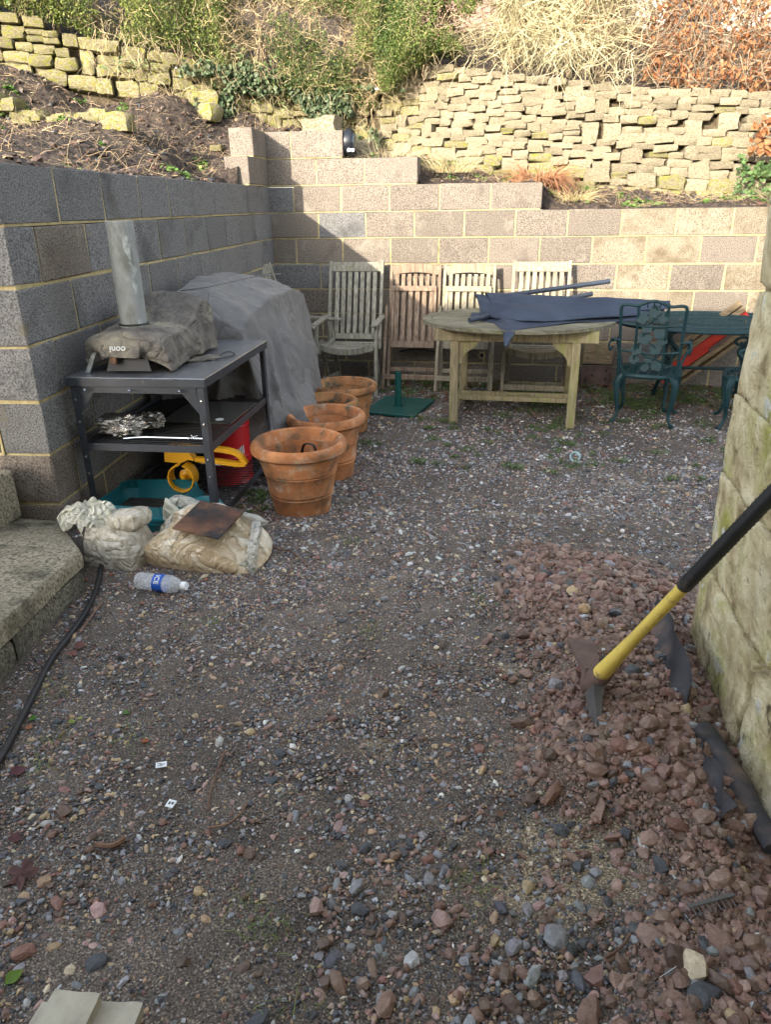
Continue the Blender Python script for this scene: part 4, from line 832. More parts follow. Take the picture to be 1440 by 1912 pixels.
m_greenm = M('green_cast_metal', [(.3,(.006,.028,.032)),(.7,(.012,.040,.047))], 14, .5, [(60,.001,'n')], spec=.25, spots=[((.03,.06,.06),12,.68,.76)])
m_greenb = M('green_base_paint', flat((.008,.075,.065)), 8, .4, spots=[((.06,.09,.07),9,.66,.75)])
m_redd = M('red_paint', flat((.50,.018,.022)), 6, .32, [(20,.0008,'n')], spots=[((.24,.02,.02),7,.66,.78)])
m_redf = M('red_plastic', flat((.62,.05,.03)), 6, .45, spots=[((.3,.04,.03),7,.66,.78)])
m_yel = M('yellow_enamel', flat((.72,.36,.012)), 6, .4, [(40,.0006,'n')], spots=[((.28,.17,.05),9,.66,.76)])
m_fibre = M('yellow_fibreglass', flat((.66,.50,.11)), 6, .5, [(60,.0008,'n')], spots=[((.26,.19,.10),26,.58,.70),((.42,.31,.12),7,.55,.75)])
m_rubber = M('black_rubber', flat((.014,.015,.017)), 20, .5, [(60,.001,'n')], spots=[((.07,.055,.045),18,.60,.74)])
m_teal = M('teal_plastic', flat((.012,.12,.145)), 5, .4, spots=[((.05,.09,.08),7,.58,.74)])
m_soilin = M('wet_compost', [(.3,(.008,.008,.006)),(.7,(.04,.036,.026))], 40, .8, [(50,.01,'n')])
m_rust = M('rusty_plate', [(.3,(.035,.018,.012)),(.5,(.095,.045,.028)),(.7,(.17,.085,.045))], 9, .8, [(80,.001,'n')], spots=[((.02,.02,.02),6,.5,.62)])
m_sand = M('damp_sand', [(.3,(.36,.27,.16)),(.7,(.50,.40,.26))], 12, .9, [(150,.003,'n'),(12,.012,'n')], detail=5)
m_bagsand = M('sand_film_highlights', [(.32,(.34,.25,.15)),(.5,(.48,.38,.24)),(.66,(.66,.60,.48))], 7, .22, [(7,.028,'r'),(18,.010,'r')], detail=6, dist=.8, spec=.6, spots=[((.72,.70,.62),5,.60,.72)])  # pale streaks paint the film's whitish highlights over the sand colour
m_sack = M('woven_sack_film', [(.3,(.30,.26,.19)),(.5,(.44,.40,.32)),(.7,(.62,.60,.53))], 40, .35, [(90,.004,'n'),(9,.022,'r')], spec=.5)
m_film = M('clear_polythene', [(.35,(.55,.54,.46)),(.65,(.78,.78,.72))], 9, .2, [(9,.05,'r'),(22,.02,'r')], spec=.6, alpha=.55)
m_film2 = M('milky_polythene', [(.35,(.50,.48,.36)),(.65,(.80,.79,.68))], 7, .22, [(8,.04,'r'),(20,.016,'r')], spec=.6, alpha=.7)
m_clear = M('clear_plastic', flat((.85,.88,.92)), 5, .08, [(40,.001,'n')], spec=.6, alpha=.28)
m_bluelab = M('blue_label', flat((.015,.09,.42)), 10, .4)
m_white = M('white_plastic', flat((.72,.75,.76)), 20, .5)
m_foil = M('crumpled_foil', flat((.55,.53,.50)), 20, .22, [(40,.01,'n'),(14,.02,'n')], metal=.9)
m_chrome = M('chrome', flat((.6,.62,.64)), 20, .2, metal=1)
m_board = M('smoked_board', flat((.06,.06,.055)), 6, .25, spots=[((.15,.15,.14),8,.66,.75)])
m_iron = M('rusty_cast_iron', [(.3,(.075,.05,.042)),(.7,(.17,.11,.09))], 14, .85, [(90,.001,'n')])
m_oldwood = M('bare_old_wood', [(.3,(.17,.12,.065)),(.7,(.34,.25,.15))], 9, .85, [(50,.002,'n')], detail=5, stretch=(1,5,5))
m_hose = M('black_hose', flat((.012,.014,.018)), 20, .38)
m_slab = M('buff_paving', [(.3,(.30,.27,.21)),(.7,(.47,.44,.35))], 14, .85, [(120,.0015,'n'),(9,.004,'n')], detail=6, spots=[((.20,.18,.12),6,.64,.76)])
m_membrane = M('weed_membrane', [(.3,(.02,.022,.028)),(.55,(.045,.045,.05)),(.7,(.15,.10,.08))], 7, .6, [(500,.001,'n')], detail=5)
m_lampb = M('black_lamp_plastic', flat((.012,.014,.02)), 20, .35, spec=.5)
m_bark = M('twig_bark', [(.3,(.10,.05,.035)),(.7,(.22,.13,.08))], 30, .8, [(60,.002,'n')], rnd=.3)
m_grille = M('grey_grille', flat((.10,.095,.09)), 20, .7)

# ------------------------------------------------------------------ soft shapes
def soft(name, mat, parent, shape, n=26, e=.12, nz=0, seed=1, fold=0, cr=0, crs=9, cut=None, sm=180, world=True, low=None):
    v, f = cube_sphere(n, e, 0, seed); v = v * 2
    p = shape(v)
    if nz or fold:
        c = p.mean(0); d = p - c; d /= np.linalg.norm(d, axis=1, keepdims=True) + 1e-9
        p = p + d * (nz * fbm(p[:, 0], p[:, 1], p[:, 2], 9, 3, seed))[:, None]
        if fold:
            rid = 1 - 2 * np.abs(vnoise(p[:, 0] * 7 + p[:, 2] * 1.5, p[:, 1] * 7 - p[:, 2] * 2, p[:, 2] * 1.2, seed + 3))
            p = p + d * (fold * rid * np.clip((1 - v[:, 2]) / 1.2, .15, 1))[:, None]
    if cr:
        c = p.mean(0); d = p - c; d /= np.linalg.norm(d, axis=1, keepdims=True) + 1e-9; q = 0
        for k, (s_, a_) in enumerate(((crs, 1), (crs * 2.1, .55), (crs * 4.3, .25))):
            wx = p[:, 0] * s_ + 1.3 * vnoise(p[:, 1] * s_, p[:, 2] * s_, 0, seed + k)
            q = q + a_ * (.5 - 2 * np.abs(vnoise(wx, p[:, 1] * s_, p[:, 2] * s_, seed + 5 * k)))
        p = p + d * (cr * q)[:, None]
    if cut is not None:
        k = cut(v); f = [q for q in f if not all(k[i] for i in q)]
    return mk(name, p, f, mat, parent, smooth=sm, world=world)

# --- barbecue under its cover
bq = thing('covered_barbecue', (.72, -2.65, .12), 'large barbecue under a sagging grey fabric cover, its hem lying on the pots', 'barbecue')
def sh_bbq(v):
    t = (v[:, 1] + 1) / 2                                   # 0 near, 1 far
    y = -3.26 + 1.34 * t + .05 * v[:, 0]
    xw = -y * math.tan(AL) ; xl = xw + .05; h = (v[:, 2] + 1) / 2
    top = np.interp(t, [0, .15, .4, .75, 1], [1.17, 1.20, 1.235, 1.22, 1.15])
    u = (v[:, 0] + 1) / 2
    top = top - .11 * np.clip((u - .55) / .45, 0, 1) ** 1.3 * (1 - .3 * t) - .10 * np.clip((.22 - u) / .22, 0, 1) - .05 * np.clip((.12 - t) / .12, 0, 1)
    bot = np.interp(t, [0, .12, .3, .6, 1], [.44, .43, .46, .36, .30])
    wd = np.interp(t, [0, .5, 1], [.50, .57, .60]) + (1 - h) * .13 + .05 * np.sin(t * 6) * (1 - h)
    x = xl + u * wd
    y = y + (1 - h) * np.where(t < .1, -.05, 0)
    return np.stack([x, y, bot + h * (top - bot)], 1)
soft('cover', m_cover, bq, sh_bbq, n=70, e=.06, nz=.022, fold=.065, cr=.0, crs=2.4, seed=12, cut=lambda v: v[:, 2] < -.96)
def sh_hem(v):
    t = (v[:, 1] + 1) / 2; h = (v[:, 2] + 1) / 2; u = (v[:, 0] + 1) / 2
    return np.stack([.885 + .155 * u + .10 * np.sin(t * 3.1) * (1 - h), -3.22 + .80 * t, .42 + .18 * h + .06 * t], 1)
soft('hem_flap', m_cover, bq, sh_hem, n=22, e=.25, nz=.02, fold=.03, seed=23)
sb = MB()
for off, z0 in ((-3.16, 1.19),):
    sb.tube(smooth_path([(.56, -3.19, 1.215), (.72, -3.16, 1.235), (.80, -2.7, 1.245), (.80, -2.2, 1.22)], 8), .0035, 5)
    sb.tube(smooth_path([(.755, -3.30, .98), (.75, -3.31, 1.1), (.75, -3.25, 1.21)], 6), .003, 5)
sb.build('seam', m_cover, bq, world=True)
MB().tube([(.60, -2.0, .12), (.60, -2.0, .5)], .02).tube([(.9, -2.0, .08), (.9, -2.0, .5)], .02).tube([(.60, -3.1, .14), (.60, -3.1, .5)], .02).tube([(.93, -3.1, .13), (.93, -3.1, .5)], .02).build('leg_frame', m_blackwire, bq, world=True)

# --- preparation table
TB = thing('barbecue_table', (.50, -4.215, .27), 'dark steel barbecue side table with open mesh shelves against the left wall', 'table', rz=R(3.5))
W, D_, TZ = .60, .92, .70
m = MB().box((W / 2, D_ / 2, TZ - .005), (W + .02, D_ + .02, .008)); m.build('table_top', m_top, TB)
m = MB().box((W / 2, -.008, TZ - .022), (W + .022, .006, .036)).box((W / 2, D_ + .008, TZ - .022), (W + .022, .006, .036)).box((-.008, D_ / 2, TZ - .022), (.006, D_ + .01, .036)).box((W + .008, D_ / 2, TZ - .022), (.006, D_ + .01, .036)); m.build('top_edge', m_navy, TB)
for (x, y, g) in ((.016, .012, 0), (W - .016, .012, .0), (.016, D_ - .012, -.1), (W - .016, D_ - .012, -.12)):
    sx = 1 if x < .3 else -1; sy = 1 if y < .4 else -1
    l = MB().box((x - sx * .014, y + sy * .004, (TZ - .04 + g) / 2), (.004, .034, TZ - .04 - g)).box((x, y - sy * .012, (TZ - .04 + g) / 2), (.032, .004, TZ - .042 - g)); l.build('leg', m_navy, TB)
    b = MB()
    for zz in (.12, .26, .34, .5, .6): b.lathe([(0, -.002), (.006, -.002), (.006, .003), (0, .004)], (x, y - sy * .015, zz), 8, rotm(R(90)))
    b.build('bolt', m_chrome, TB)
for (x, sx) in ((.034, 1), (W - .034, -1)):
    MB().prism([(0, 0), (sx * .07, 0), (0, -.09)], .003, rotm(R(90)), (x, .004, TZ - .065)).build('gusset', m_navy, TB)
MB().box((W / 2, .0, TZ - .055), (W - .07, .004, .03)).build('hook_rail', m_navy, TB)
for hx in (.08, .28, .5): MB().tube(smooth_path([(hx, .0, TZ - .052), (hx, -.03, TZ - .054), (hx + .005, -.038, TZ - .048)], 4), .004, 6).build('hook', m_chrome, TB)
for zz, nm in ((.385, 'shelf'), (.045, 'bottom_shelf')):
    s_ = MB().box((W / 2, .004, zz), (W - .03, .003, .034)).box((W / 2, D_ - .004, zz), (W - .03, .003, .034)).box((.006, D_ / 2, zz), (.003, D_ - .04, .034)).box((W - .006, D_ / 2, zz), (.003, D_ - .04, .034)).build(nm, m_navy, TB)
    w = MB()
    for i in range(34): y = .03 + i * (D_ - .06) / 33; w.tube([(.01, y, zz + .006), (W - .01, y, zz + .006)], .0028, 4, cap=False)
    for i in range(5): x = .06 + i * .12; w.tube([(x, .01, zz + .001), (x, D_ - .01, zz + .001)], .003, 4, cap=False)
    o = w.build('shelf_wires', m_blackwire, s_); o['kind'] = 'stuff'
def onT(x, y, z): c, s = math.cos(R(3.5)), math.sin(R(3.5)); return (.50 + x * c - y * s, -4.215 + x * s + y * c, .27 + z)
# --- pizza oven in its cover, with flue
ov = thing('covered_pizza_oven', onT(.22, .38, .70), 'stained canvas covered pizza oven with a tall galvanised flue on the steel table', 'oven', rz=R(5))
def sh_ov(v):
    u = v[:, 0]; t = (v[:, 1] + 1) / 2; h = (v[:, 2] + 1) / 2
    top = np.interp(t, [0, .08, .45, .6, .8, 1], [.15, .175, .185, .215, .285, .255]) - .035 * np.abs(u) ** 3
    bot = np.interp(t, [0, .25, 1], [.075, .03, .01]) - .065 * np.abs(u) ** 2 * (t < .35)
    bot = np.maximum(bot, .012)
    wd = np.interp(t, [0, 1], [.185, .20]) * (1 + .10 * (1 - h))
    return np.stack([u * wd, -.30 + .62 * t - .03 * (1 - np.abs(u)) * h * (t < .1), bot + h * (top - bot)], 1)
soft('cover', m_cover2, ov, sh_ov, n=44, e=.14, nz=.012, fold=.02, cr=.010, crs=6, seed=31, world=False)
MB().lathe([(.0, .17), (.058, .17), (.059, .3), (.058, .61), (.056, .612), (.053, .606), (.052, .5), (0, .5)], (-.015, -.13, 0), 28, wob=.006).build('flue_pipe', m_galv, ov)
MB().lathe([(.062, .182), (.066, .186), (.062, .19)], (-.015, -.13, 0), 28).build('flue_collar', m_blackwire, ov)
MB().prism([(-.10, 0), (.10, 0), (.085, .05), (-.085, .05)], .006, rotm(R(78)), (0.02, -.315, .012)).build('front_plate', m_blackwire, ov)
MB().prism([(0, 0), (.02, 0), (.065, .085), (.045, .085)], .012, rotm(R(90)), (-.185, -.30, .002)).build('leg', m_galv, ov)
MB().beam((.15, .25, .0), (.15, .25, .06), .03, .01).build('leg', m_galv, ov)
MB().box((.0, -.335, .098), (.17, .004, .05), rotm(R(-14), R(3))).build('label_patch', m_cover2, ov)
MB().box((-.035, -.335, .06), (.03, .02, .03)).build('burner_knob', m_rust, ov)
def text_obj(name, txt, size, mat, parent, loc, rot, bend=None, ext=.0006, shear=0, world=False):
    cu = bpy.data.curves.new(name, 'FONT'); cu.body = txt; cu.size = size; cu.extrude = ext; cu.align_x = 'CENTER'; cu.align_y = 'CENTER'; cu.shear = shear; cu.offset = size * .012
    t = bpy.data.objects.new(name, cu); link(t); dg = bpy.context.evaluated_depsgraph_get(); me = bpy.data.meshes.new_from_object(t.evaluated_get(dg)); bpy.data.objects.remove(t)
    if bend:
        for q in me.vertices: a = q.co.x / bend; z = q.co.z; q.co = ((bend + z) * math.sin(a), q.co.y, (bend + z) * math.cos(a))
    me.materials.clear(); me.materials.append(mat); o = bpy.data.objects.new(name, me); o.parent = parent; o.location = loc; o.rotation_euler = rot; return link(o)
text_obj('lettering', 'ooni', .040, m_white, ov, (.0, -.352, .112), (R(76), R(180), R(0)), shear=.2)
# --- small things on the table
gl = thing('strap_pad', onT(.46, .40, .70), 'flat dark green webbing strap with buckle lying beside the covered oven', 'strap', rz=R(20))
soft('pad', m_cover2, gl, lambda v: np.stack([v[:, 0] * .07, v[:, 1] * .05 + .02 * v[:, 0], .006 + .005 * v[:, 2] + .003 * np.sin(v[:, 0] * 6)], 1), n=8, e=.1, world=False)
MB().tube(smooth_path([(.06, .03, .006), (.11, .06, .02), (.14, .03, .01), (.10, -.02, .006), (.05, -.035, .006)], 6), .006, 6, flat=.4).build('webbing', m_blackwire, gl)
# foil tray
def crumple(name, c, size, mat, label, cat, seed, n=9, amp=.35):
    v, f = cube_sphere(n, .7, .0, seed); rg = np.random.default_rng(seed); v = v * 2
    d = 1 + amp * vnoise(v[:, 0] * 2.2 + seed, v[:, 1] * 2.2, v[:, 2] * 2.2, seed) + rg.normal(0, .10, len(v))
    v = v * d[:, None] * np.array(size) / 2; v[:, 2] -= v[:, 2].min()
    o = mk(name, v, f, mat, smooth=0, loc=c); return tag(o, label, cat)
crumple('foil_wrapper', onT(.13, .15, .395), (.18, .15, .07), m_foil, 'crumpled silver foil and clear plastic wrapper on the middle shelf', 'wrapper', 5)
crumple('foil_scrap', onT(.22, .27, .395), (.10, .08, .06), m_foil, 'smaller dirty foil scrap just behind the crumpled silver wrapper', 'wrapper', 9)
tg = thing('tongs', onT(.37, .085, .40), 'long silver wire handled cooking skewer tongs along the front of the middle shelf', 'tongs', rz=R(3))
MB().tube(smooth_path([(-.2, -.02, .006), (-.12, .0, .008), (.0, .01, .006), (.16, .01, .006), (.2, .012, .006)], 5), .004, 6).build('arm', m_chrome, tg)
MB().tube(smooth_path([(-.16, .05, .012), (-.13, .02, .01), (-.09, .008, .008)], 5), .003, 6).build('prong', m_chrome, tg)
MB().tube([(.10, -.01, .010), (.13, .03, .014)], .0022, 5).tube([(.13, -.01, .010), (.10, .03, .014)], .0022, 5).build('wire_tie', m_white, tg)
bd = thing('glass_board', onT(.40, .56, .398), 'thin dark smoked board lying flat on the rear of the middle shelf', 'board', rz=R(2))
MB().box((0, 0, .004), (.36, .40, .005)).build('plate', m_board, bd); MB().lathe([(0, .0075), (.02, .0075), (.021, .0065)], (.10, -.14, 0), 16).build('sticker', m_white, bd)
# red drum
dr = thing('red_drum', onT(.36, .86, -.07), 'red painted metal drum standing behind the bottom shelf', 'drum')
MB().lathe([(0, .0), (.128, .0), (.134, .006), (.130, .014), (.130, .15), (.135, .157), (.130, .164), (.130, .32), (.135, .327), (.130, .334), (.130, .43), (.136, .44), (.128, .442), (.125, .432), (0, .43)], (0, 0, 0), 36).build('body', m_redd, dr)
for k in range(4): MB().box((.118 - .006 * k, -.062 - .010 * k, .20 - .0), (.003, .006, .05 - .01 * k), rotm(0, 0, R(-30))).build('print_mark', m_white, dr)
# yellow wheel clamp
yc = thing('wheel_clamp', onT(.40, .28, .14), 'yellow metal clamp with a round jaw and long looped handle under the shelf', 'clamp', rz=R(4))
yc.rotation_euler = (0, R(4), R(4))
def strap(mb, pts, w, t, dirw=(0, 1, 0)):
    P = smooth_path(pts, 6); n = len(P); v = []; f = []
    for i, p in enumerate(P):
        d = P[min(i + 1, n - 1)] - P[max(i - 1, 0)]; d /= np.linalg.norm(d); s = np.array(dirw, float); s -= d * (s @ d); s /= np.linalg.norm(s); u = np.cross(d, s)
        for a, b in ((-1, -1), (1, -1), (1, 1), (-1, 1)): v.append(p + s * a * w / 2 + u * b * t / 2)
    for i in range(n - 1):
        for k in range(4): f.append((i * 4 + k, i * 4 + (k + 1) % 4, i * 4 + 4 + (k + 1) % 4, i * 4 + 4 + k)[::-1])
    f += [(0, 1, 2, 3), (4 * n - 1, 4 * n - 2, 4 * n - 3, 4 * n - 4)]; return mb.add(v, f)
strap(MB(), [(-.12, 0, .16), (-.02, 0, .165), (.14, 0, .165), (.21, 0, .15), (.25, 0, .105)], .03, .022).build('handle', m_yel, yc)
strap(MB(), [(.25, 0, .105), (.20, 0, .10), (.10, 0, .105), (.0, 0, .105)], .03, .02).build('lower_arm', m_yel, yc)
MB().prism([(-.145, .085), (-.07, .085), (-.03, .105), (-.0, .105), (-.03, .155), (-.12, .165), (-.145, .16)], .05, rotm(R(90)), (0, .025, 0)).build('jaw_block', m_yel, yc)
ring = [(-.055 + .062 * math.cos(a), -.03, .02 + .066 * math.sin(a)) for a in np.linspace(R(100), R(440), 16)]
strap(MB(), ring, .07, .006).build('round_jaw', m_yel, yc)
MB().lathe([(0, 0), (.03, 0), (.032, .012), (.02, .016), (.012, .018), (.008, .05), (0, .05)], (-.05, .0, .02), 20, rotm(R(90))).build('screw_plate', m_yel, yc)
MB().tube([(.02, .0, .088), (.12, .0, .086), (.2, .0, .09), (.235, .0, .097)], .005, 6).build('rod', m_chrome, yc)
# teal tray
ty = thing('teal_tray', (.74, -4.13, .285), 'teal plastic tray with a wavy rim and a round handled scoop, full of wet dirt', 'tray', rz=R(4))
def rrect(a, b, r, n=10):
    out = []
    for cx, cy, s in ((a - r, b - r, 0), (-a + r, b - r, 90), (-a + r, -b + r, 180), (a - r, -b + r, 270)):
        for k in range(n + 1): t = R(s + 90 * k / n); out.append((cx + r * math.cos(t), cy + r * math.sin(t)))
    return out
def ringloft(levels, a=.21, b=.19, r=.07, wav=0, nw=30):
    v = []; base = rrect(1, 1, 1, 12); base = rrect(a, b, r, 22); n = len(base)
    for li, (sc, z, wv) in enumerate(levels):
        for k, (x, y) in enumerate(base):
            q = 1 + wv * math.sin(k * 2 * math.pi * nw / n); v.append((x * sc * q, y * sc * q, z + wv * .35 * math.sin(k * 2 * math.pi * nw / n)))
    f = [(i * n + k, i * n + (k + 1) % n, (i + 1) * n + (k + 1) % n, (i + 1) * n + k) for i in range(len(levels) - 1) for k in range(n)]
    return v, f
mk('tray_body', *ringloft([(.86, .0, 0), (.95, .045, 0), (1.0, .05, 0), (1.01, .06, 0), (.97, .062, 0), (.97, .07, 0), (1.02, .072, 0), (1.02, .085, 0), (.96, .088, 0), (.90, .13, .02), (.885, .13, .02), (.93, .085, 0), (.84, .02, 0)]), m_teal, ty)
MB().box((0, 0, .035), (.34, .30, .02), bev=.008).build('wet_dirt', m_soilin, ty)
sc_ = thing('teal_scoop', (1.03, -4.16, .34), 'round teal plastic scoop with ribbed handle hanging over the right end of the tray', 'scoop', rz=R(-12))
MB().lathe([(0, .0), (.07, .004), (.085, .03), (.088, .034), (.084, .032), (.068, .010), (0, .006)], (0, 0, 0), 26, rotm(R(18), R(12))).build('bowl', m_teal, sc_)
MB().beam((-.15, -.02, .03), (.0, .0, .045), .03, .012, bev=.004).build('handle', m_teal, sc_)
for k in range(5): MB().box((-.13 + .024 * k, -.018 + .004 * k, .040 + .002 * k), (.008, .034, .006)).build('rib', m_teal, sc_)
MB().lathe([(.07, .0), (.085, .008), (.085, .014), (.065, .010)], (-.13, .0, .0), 26).build('rim_ring', m_teal, sc_)

# --- bags, plate, bottle
b1 = thing('sack', (.86, -4.60, .30), 'small sack of pale granules whose crumpled milky plastic top flops over the step', 'sack', rz=R(-8))
soft('body', m_sack, b1, lambda v: np.stack([v[:, 0] * .115 * (1 - .12 * v[:, 2]), v[:, 1] * .09 * (1 - .15 * v[:, 2]), .085 + .09 * v[:, 2] - .02 * v[:, 0] * (v[:, 2] > 0)], 1), n=28, e=.5, nz=.010, cr=.002, crs=9, fold=.006, seed=41, world=False)
def ruffle(name, mat, parent, c, r, h, seed, npl=9, nr=22, nt=120, flop=(0, 0), sx=1, sy=1):
    V = []                                                             # gathered sheet: pleats run out from the neck
    for i in range(nr):
        q = i / (nr - 1)
        for k in range(nt):
            t = 2 * math.pi * k / nt; w = float(vnoise(math.cos(t) * 1.7 + seed, math.sin(t) * 1.7, q * 1.5, seed)); e = 1 + .22 * w + .05 * math.sin(7 * t + seed)
            R_ = r * (.12 + .88 * q) * e
            z = h * (1 - (1.25 * q - .45) ** 2 * 1.1) + .016 * q * math.sin(npl * t + 3 * w + 2.5 * q) + .010 * q * math.sin(2.3 * npl * t + 5 * w) + .02 * float(vnoise(R_ * 30 * math.cos(t), R_ * 30 * math.sin(t), 1, seed))
            V.append((c[0] + R_ * math.cos(t) * sx + flop[0] * q * q, c[1] + R_ * math.sin(t) * sy + flop[1] * q * q, c[2] + z))
    return mk(name, V, grid_faces(nr, nt, True), mat, parent, smooth=180)
ruffle('plastic_top', m_film2, b1, (-.115, .0, .155), .118, .075, 3, npl=8, flop=(-.01, -.01), sx=1.05, sy=.75)
ruffle('plastic_fold', m_film2, b1, (-.125, -.005, .185), .075, .055, 6, npl=6, sx=1.1, sy=.8)
def sh_pl2(v): return np.stack([.03 + v[:, 0] * .09, .02 + v[:, 1] * .06, .185 + .035 * v[:, 2] + .02 * v[:, 0]], 1)
soft('folded_neck', m_sack, b1, sh_pl2, n=24, e=.5, nz=.015, cr=.006, crs=7, seed=47, world=False)
b2 = thing('sand_bag', (1.20, -4.52, .305), 'slumped clear plastic bag of yellow sand carrying a rusty plate', 'bag', rz=R(-3))
def sh_b2(v, g=1.0):
    x = v[:, 0]; y = v[:, 1]; h = (v[:, 2] + 1) / 2
    pin = 1 - .35 * np.abs(x) ** 3 - .10 * (x > 0) * np.abs(x) ** 2
    top = (.165 - .055 * np.clip(x, 0, 1) - .03 * (y < 0) * np.abs(y) + .03 * (y > .2)) * (1 - .25 * np.abs(x) ** 5)
    return np.stack([x * .235 * g, y * .145 * g * (1 - .10 * np.abs(x) ** 2), .0 + h * top * pin * g], 1)
soft('sand_fill', m_bagsand, b2, sh_b2, n=40, e=.30, nz=.010, cr=.002, crs=8, fold=.006, seed=51, world=False)
soft('plastic_flap', m_film, b2, lambda v: np.stack([v[:, 0] * .20, .115 + .02 * v[:, 1] + .012 * np.sin(v[:, 0] * 6), .165 - .03 * v[:, 0] + .022 * v[:, 2]], 1), n=26, e=.4, cr=.012, crs=16, seed=53, world=False, sm=50)
soft('plastic_flap', m_film, b2, lambda v: np.stack([.205 + .02 * v[:, 0] + .03 * v[:, 1] * -1, v[:, 1] * .12, .085 + .035 * v[:, 2] + .04 * v[:, 1]], 1), n=20, e=.4, cr=.010, crs=16, seed=54, world=False, sm=50)
soft('bag_corner', m_film2, b2, lambda v: np.stack([-.20 + .05 * v[:, 0] * (1 - v[:, 2]) * .6 - .02 * v[:, 2], .09 + .012 * v[:, 1], .165 + .05 * v[:, 2]], 1), n=12, e=.3, nz=.012, seed=57, world=False, sm=50)
soft('bag_corner', m_film2, b2, lambda v: np.stack([.22 + .035 * v[:, 0], -.10 + .012 * v[:, 1] * (1.5 - v[:, 0]), .03 + .02 * v[:, 2] * (1 - .5 * v[:, 0])], 1), n=10, e=.4, nz=.012, seed=58, world=False, sm=50)
pl = tag(MB().box((0, 0, 0), (.205, .21, .009), bev=.002).build('rusty_plate', m_rust, loc=(1.232, -4.545, .492), rot=(R(10), R(5), R(-8))), 'square dark rusty steel plate lying on the sand bag', 'plate')
bt = thing('water_bottle', (1.165, -4.857, .368), 'empty clear water bottle with a blue label band lying by the sacks', 'bottle', rz=R(-4))
prof = [(0, -.098), (.024, -.098), (.031, -.09)] + [(.031 + .0016 * math.sin(k * 1.57), -.085 + .005 * k) for k in range(12)] + [(.0315, -.02), (.0315, .018), (.033, .025), (.032, .045), (.026, .065), (.014, .08), (.012, .085), (.012, .09)]
RB = rotm(0, R(90), 0)
MB().lathe(prof, (0, 0, 0), 28, RB).build('bottle_body', m_clear, bt)
MB().lathe([(.0322, -.022), (.0325, -.02), (.0325, .016), (.0322, .018)], (0, 0, 0), 28, RB).build('label_band', m_bluelab, bt)
MB().lathe([(.0, .104), (.0145, .104), (.0155, .101), (.0155, .086), (.0, .086)], (0, 0, 0), 20, RB).build('cap', m_white, bt)
text_obj('lettering', 'ICE', .026, m_white, bt, (-.003, 0, 0), (0, R(38), R(-90)), bend=.0332)
# --- pots
def pot(cx, cy, g, Rr, h, rb, mat, label, rings=True):
    t = thing('terracotta_pot', (cx, cy, g), label, 'plant pot', rz=random.uniform(0, 3), group='row of terracotta pots beside the covered barbecue')
    rw = Rr * .88
    pr = [(0, .0), (rb - .01, 0), (rb, .008), (rb + (rw - rb) * .10, h * .10), (rb + (rw - rb) * .26, h * .265)]
    if rings: pr += [(rb + (rw - rb) * .28 + .004, h * .28), (rb + (rw - rb) * .31, h * .30), (rb + (rw - rb) * .33 + .004, h * .33), (rb + (rw - rb) * .36, h * .35), (rb + (rw - rb) * .56, h * .57), (rb + (rw - rb) * .58 + .004, h * .585), (rb + (rw - rb) * .6, h * .60), (rb + (rw - rb) * .63 + .004, h * .62), (rb + (rw - rb) * .66, h * .64)]
    pr += [(rw, h * .84)]
    MB().lathe(pr + [(rw, h * .85), (rw - .03, h * .86), (rb - .02, .03), (0, .03)], (0, 0, 0), 44, wob=.004).build('body', mat, t)
    a = [(rw - .002, h * .83), (Rr - .012, h * .845), (Rr, h * .875), (Rr + .002, h * .93), (Rr - .004, h * .975), (Rr - .016, h), (Rr - .034, h * .985), (Rr - .044, h * .94), (rw - .032, h * .85)]
    MB().lathe(a, (0, 0, 0), 44, wob=.004).build('rim', mat, t)
    return t
P1 = pot(1.365, -3.765, .215, .232, .375, .135, m_terra, 'clean orange terracotta pot nearest the camera with a black hook inside')
pot(1.29, -3.00, .13, .232, .385, .15, m_terra, 'terracotta pot second from the camera, mostly hidden by the front one')
pot(1.13, -2.42, .09, .215, .36, .14, m_terra_old, 'third terracotta pot half under the hem of the grey cover')
P4 = pot(1.11, -1.84, .065, .245, .36, .16, m_terra_old, 'farthest terracotta pot, crusted with black and orange lichen')
MB().lathe([(0, .25), (.17, .25), (.19, .28), (.185, .282), (.165, .256), (0, .256)], (.02, 0, 0), 36).build('inner_saucer', m_tableleg, P4)
hk = tag(MB().tube(smooth_path([(-.05, .05, .0), (-.03, .03, .10), (.0, .0, .135), (.04, -.01, .13), (.05, -.015, .09), (.05, -.02, .0)], 5), .009, 8, flat=.5).build('metal_hook', m_rubber, loc=(1.37, -3.66, .40)), 'bent black metal handle sticking up inside the nearest pot', 'hook')
hk2 = tag(MB().beam((0, 0, 0), (-.05, .02, .18), .025, .01).build('metal_bar', m_rubber, loc=(1.26, -3.66, .38)), 'short black bar leaning inside the left of the nearest pot', 'bar')
# --- parasol foot
pf = thing('parasol_stand', (1.40, -1.13, .062), 'dark green square parasol base plate with an upright tube', 'parasol base', rz=R(-10))
MB().box((0, 0, .012), (.45, .56, .022), bev=.004).build('base_plate', m_greenb, pf); MB().lathe([(0, .022), (.045, .022), (.045, .030), (.028, .032), (.027, .30), (.024, .302), (.023, .25), (0, .25)], (-.01, 0, 0), 24).build('tube', m_greenb, pf)
MB().tube([(.015, 0, .12), (.05, 0, .12)], .007, 8).build('clamp_screw', m_greenb, pf)
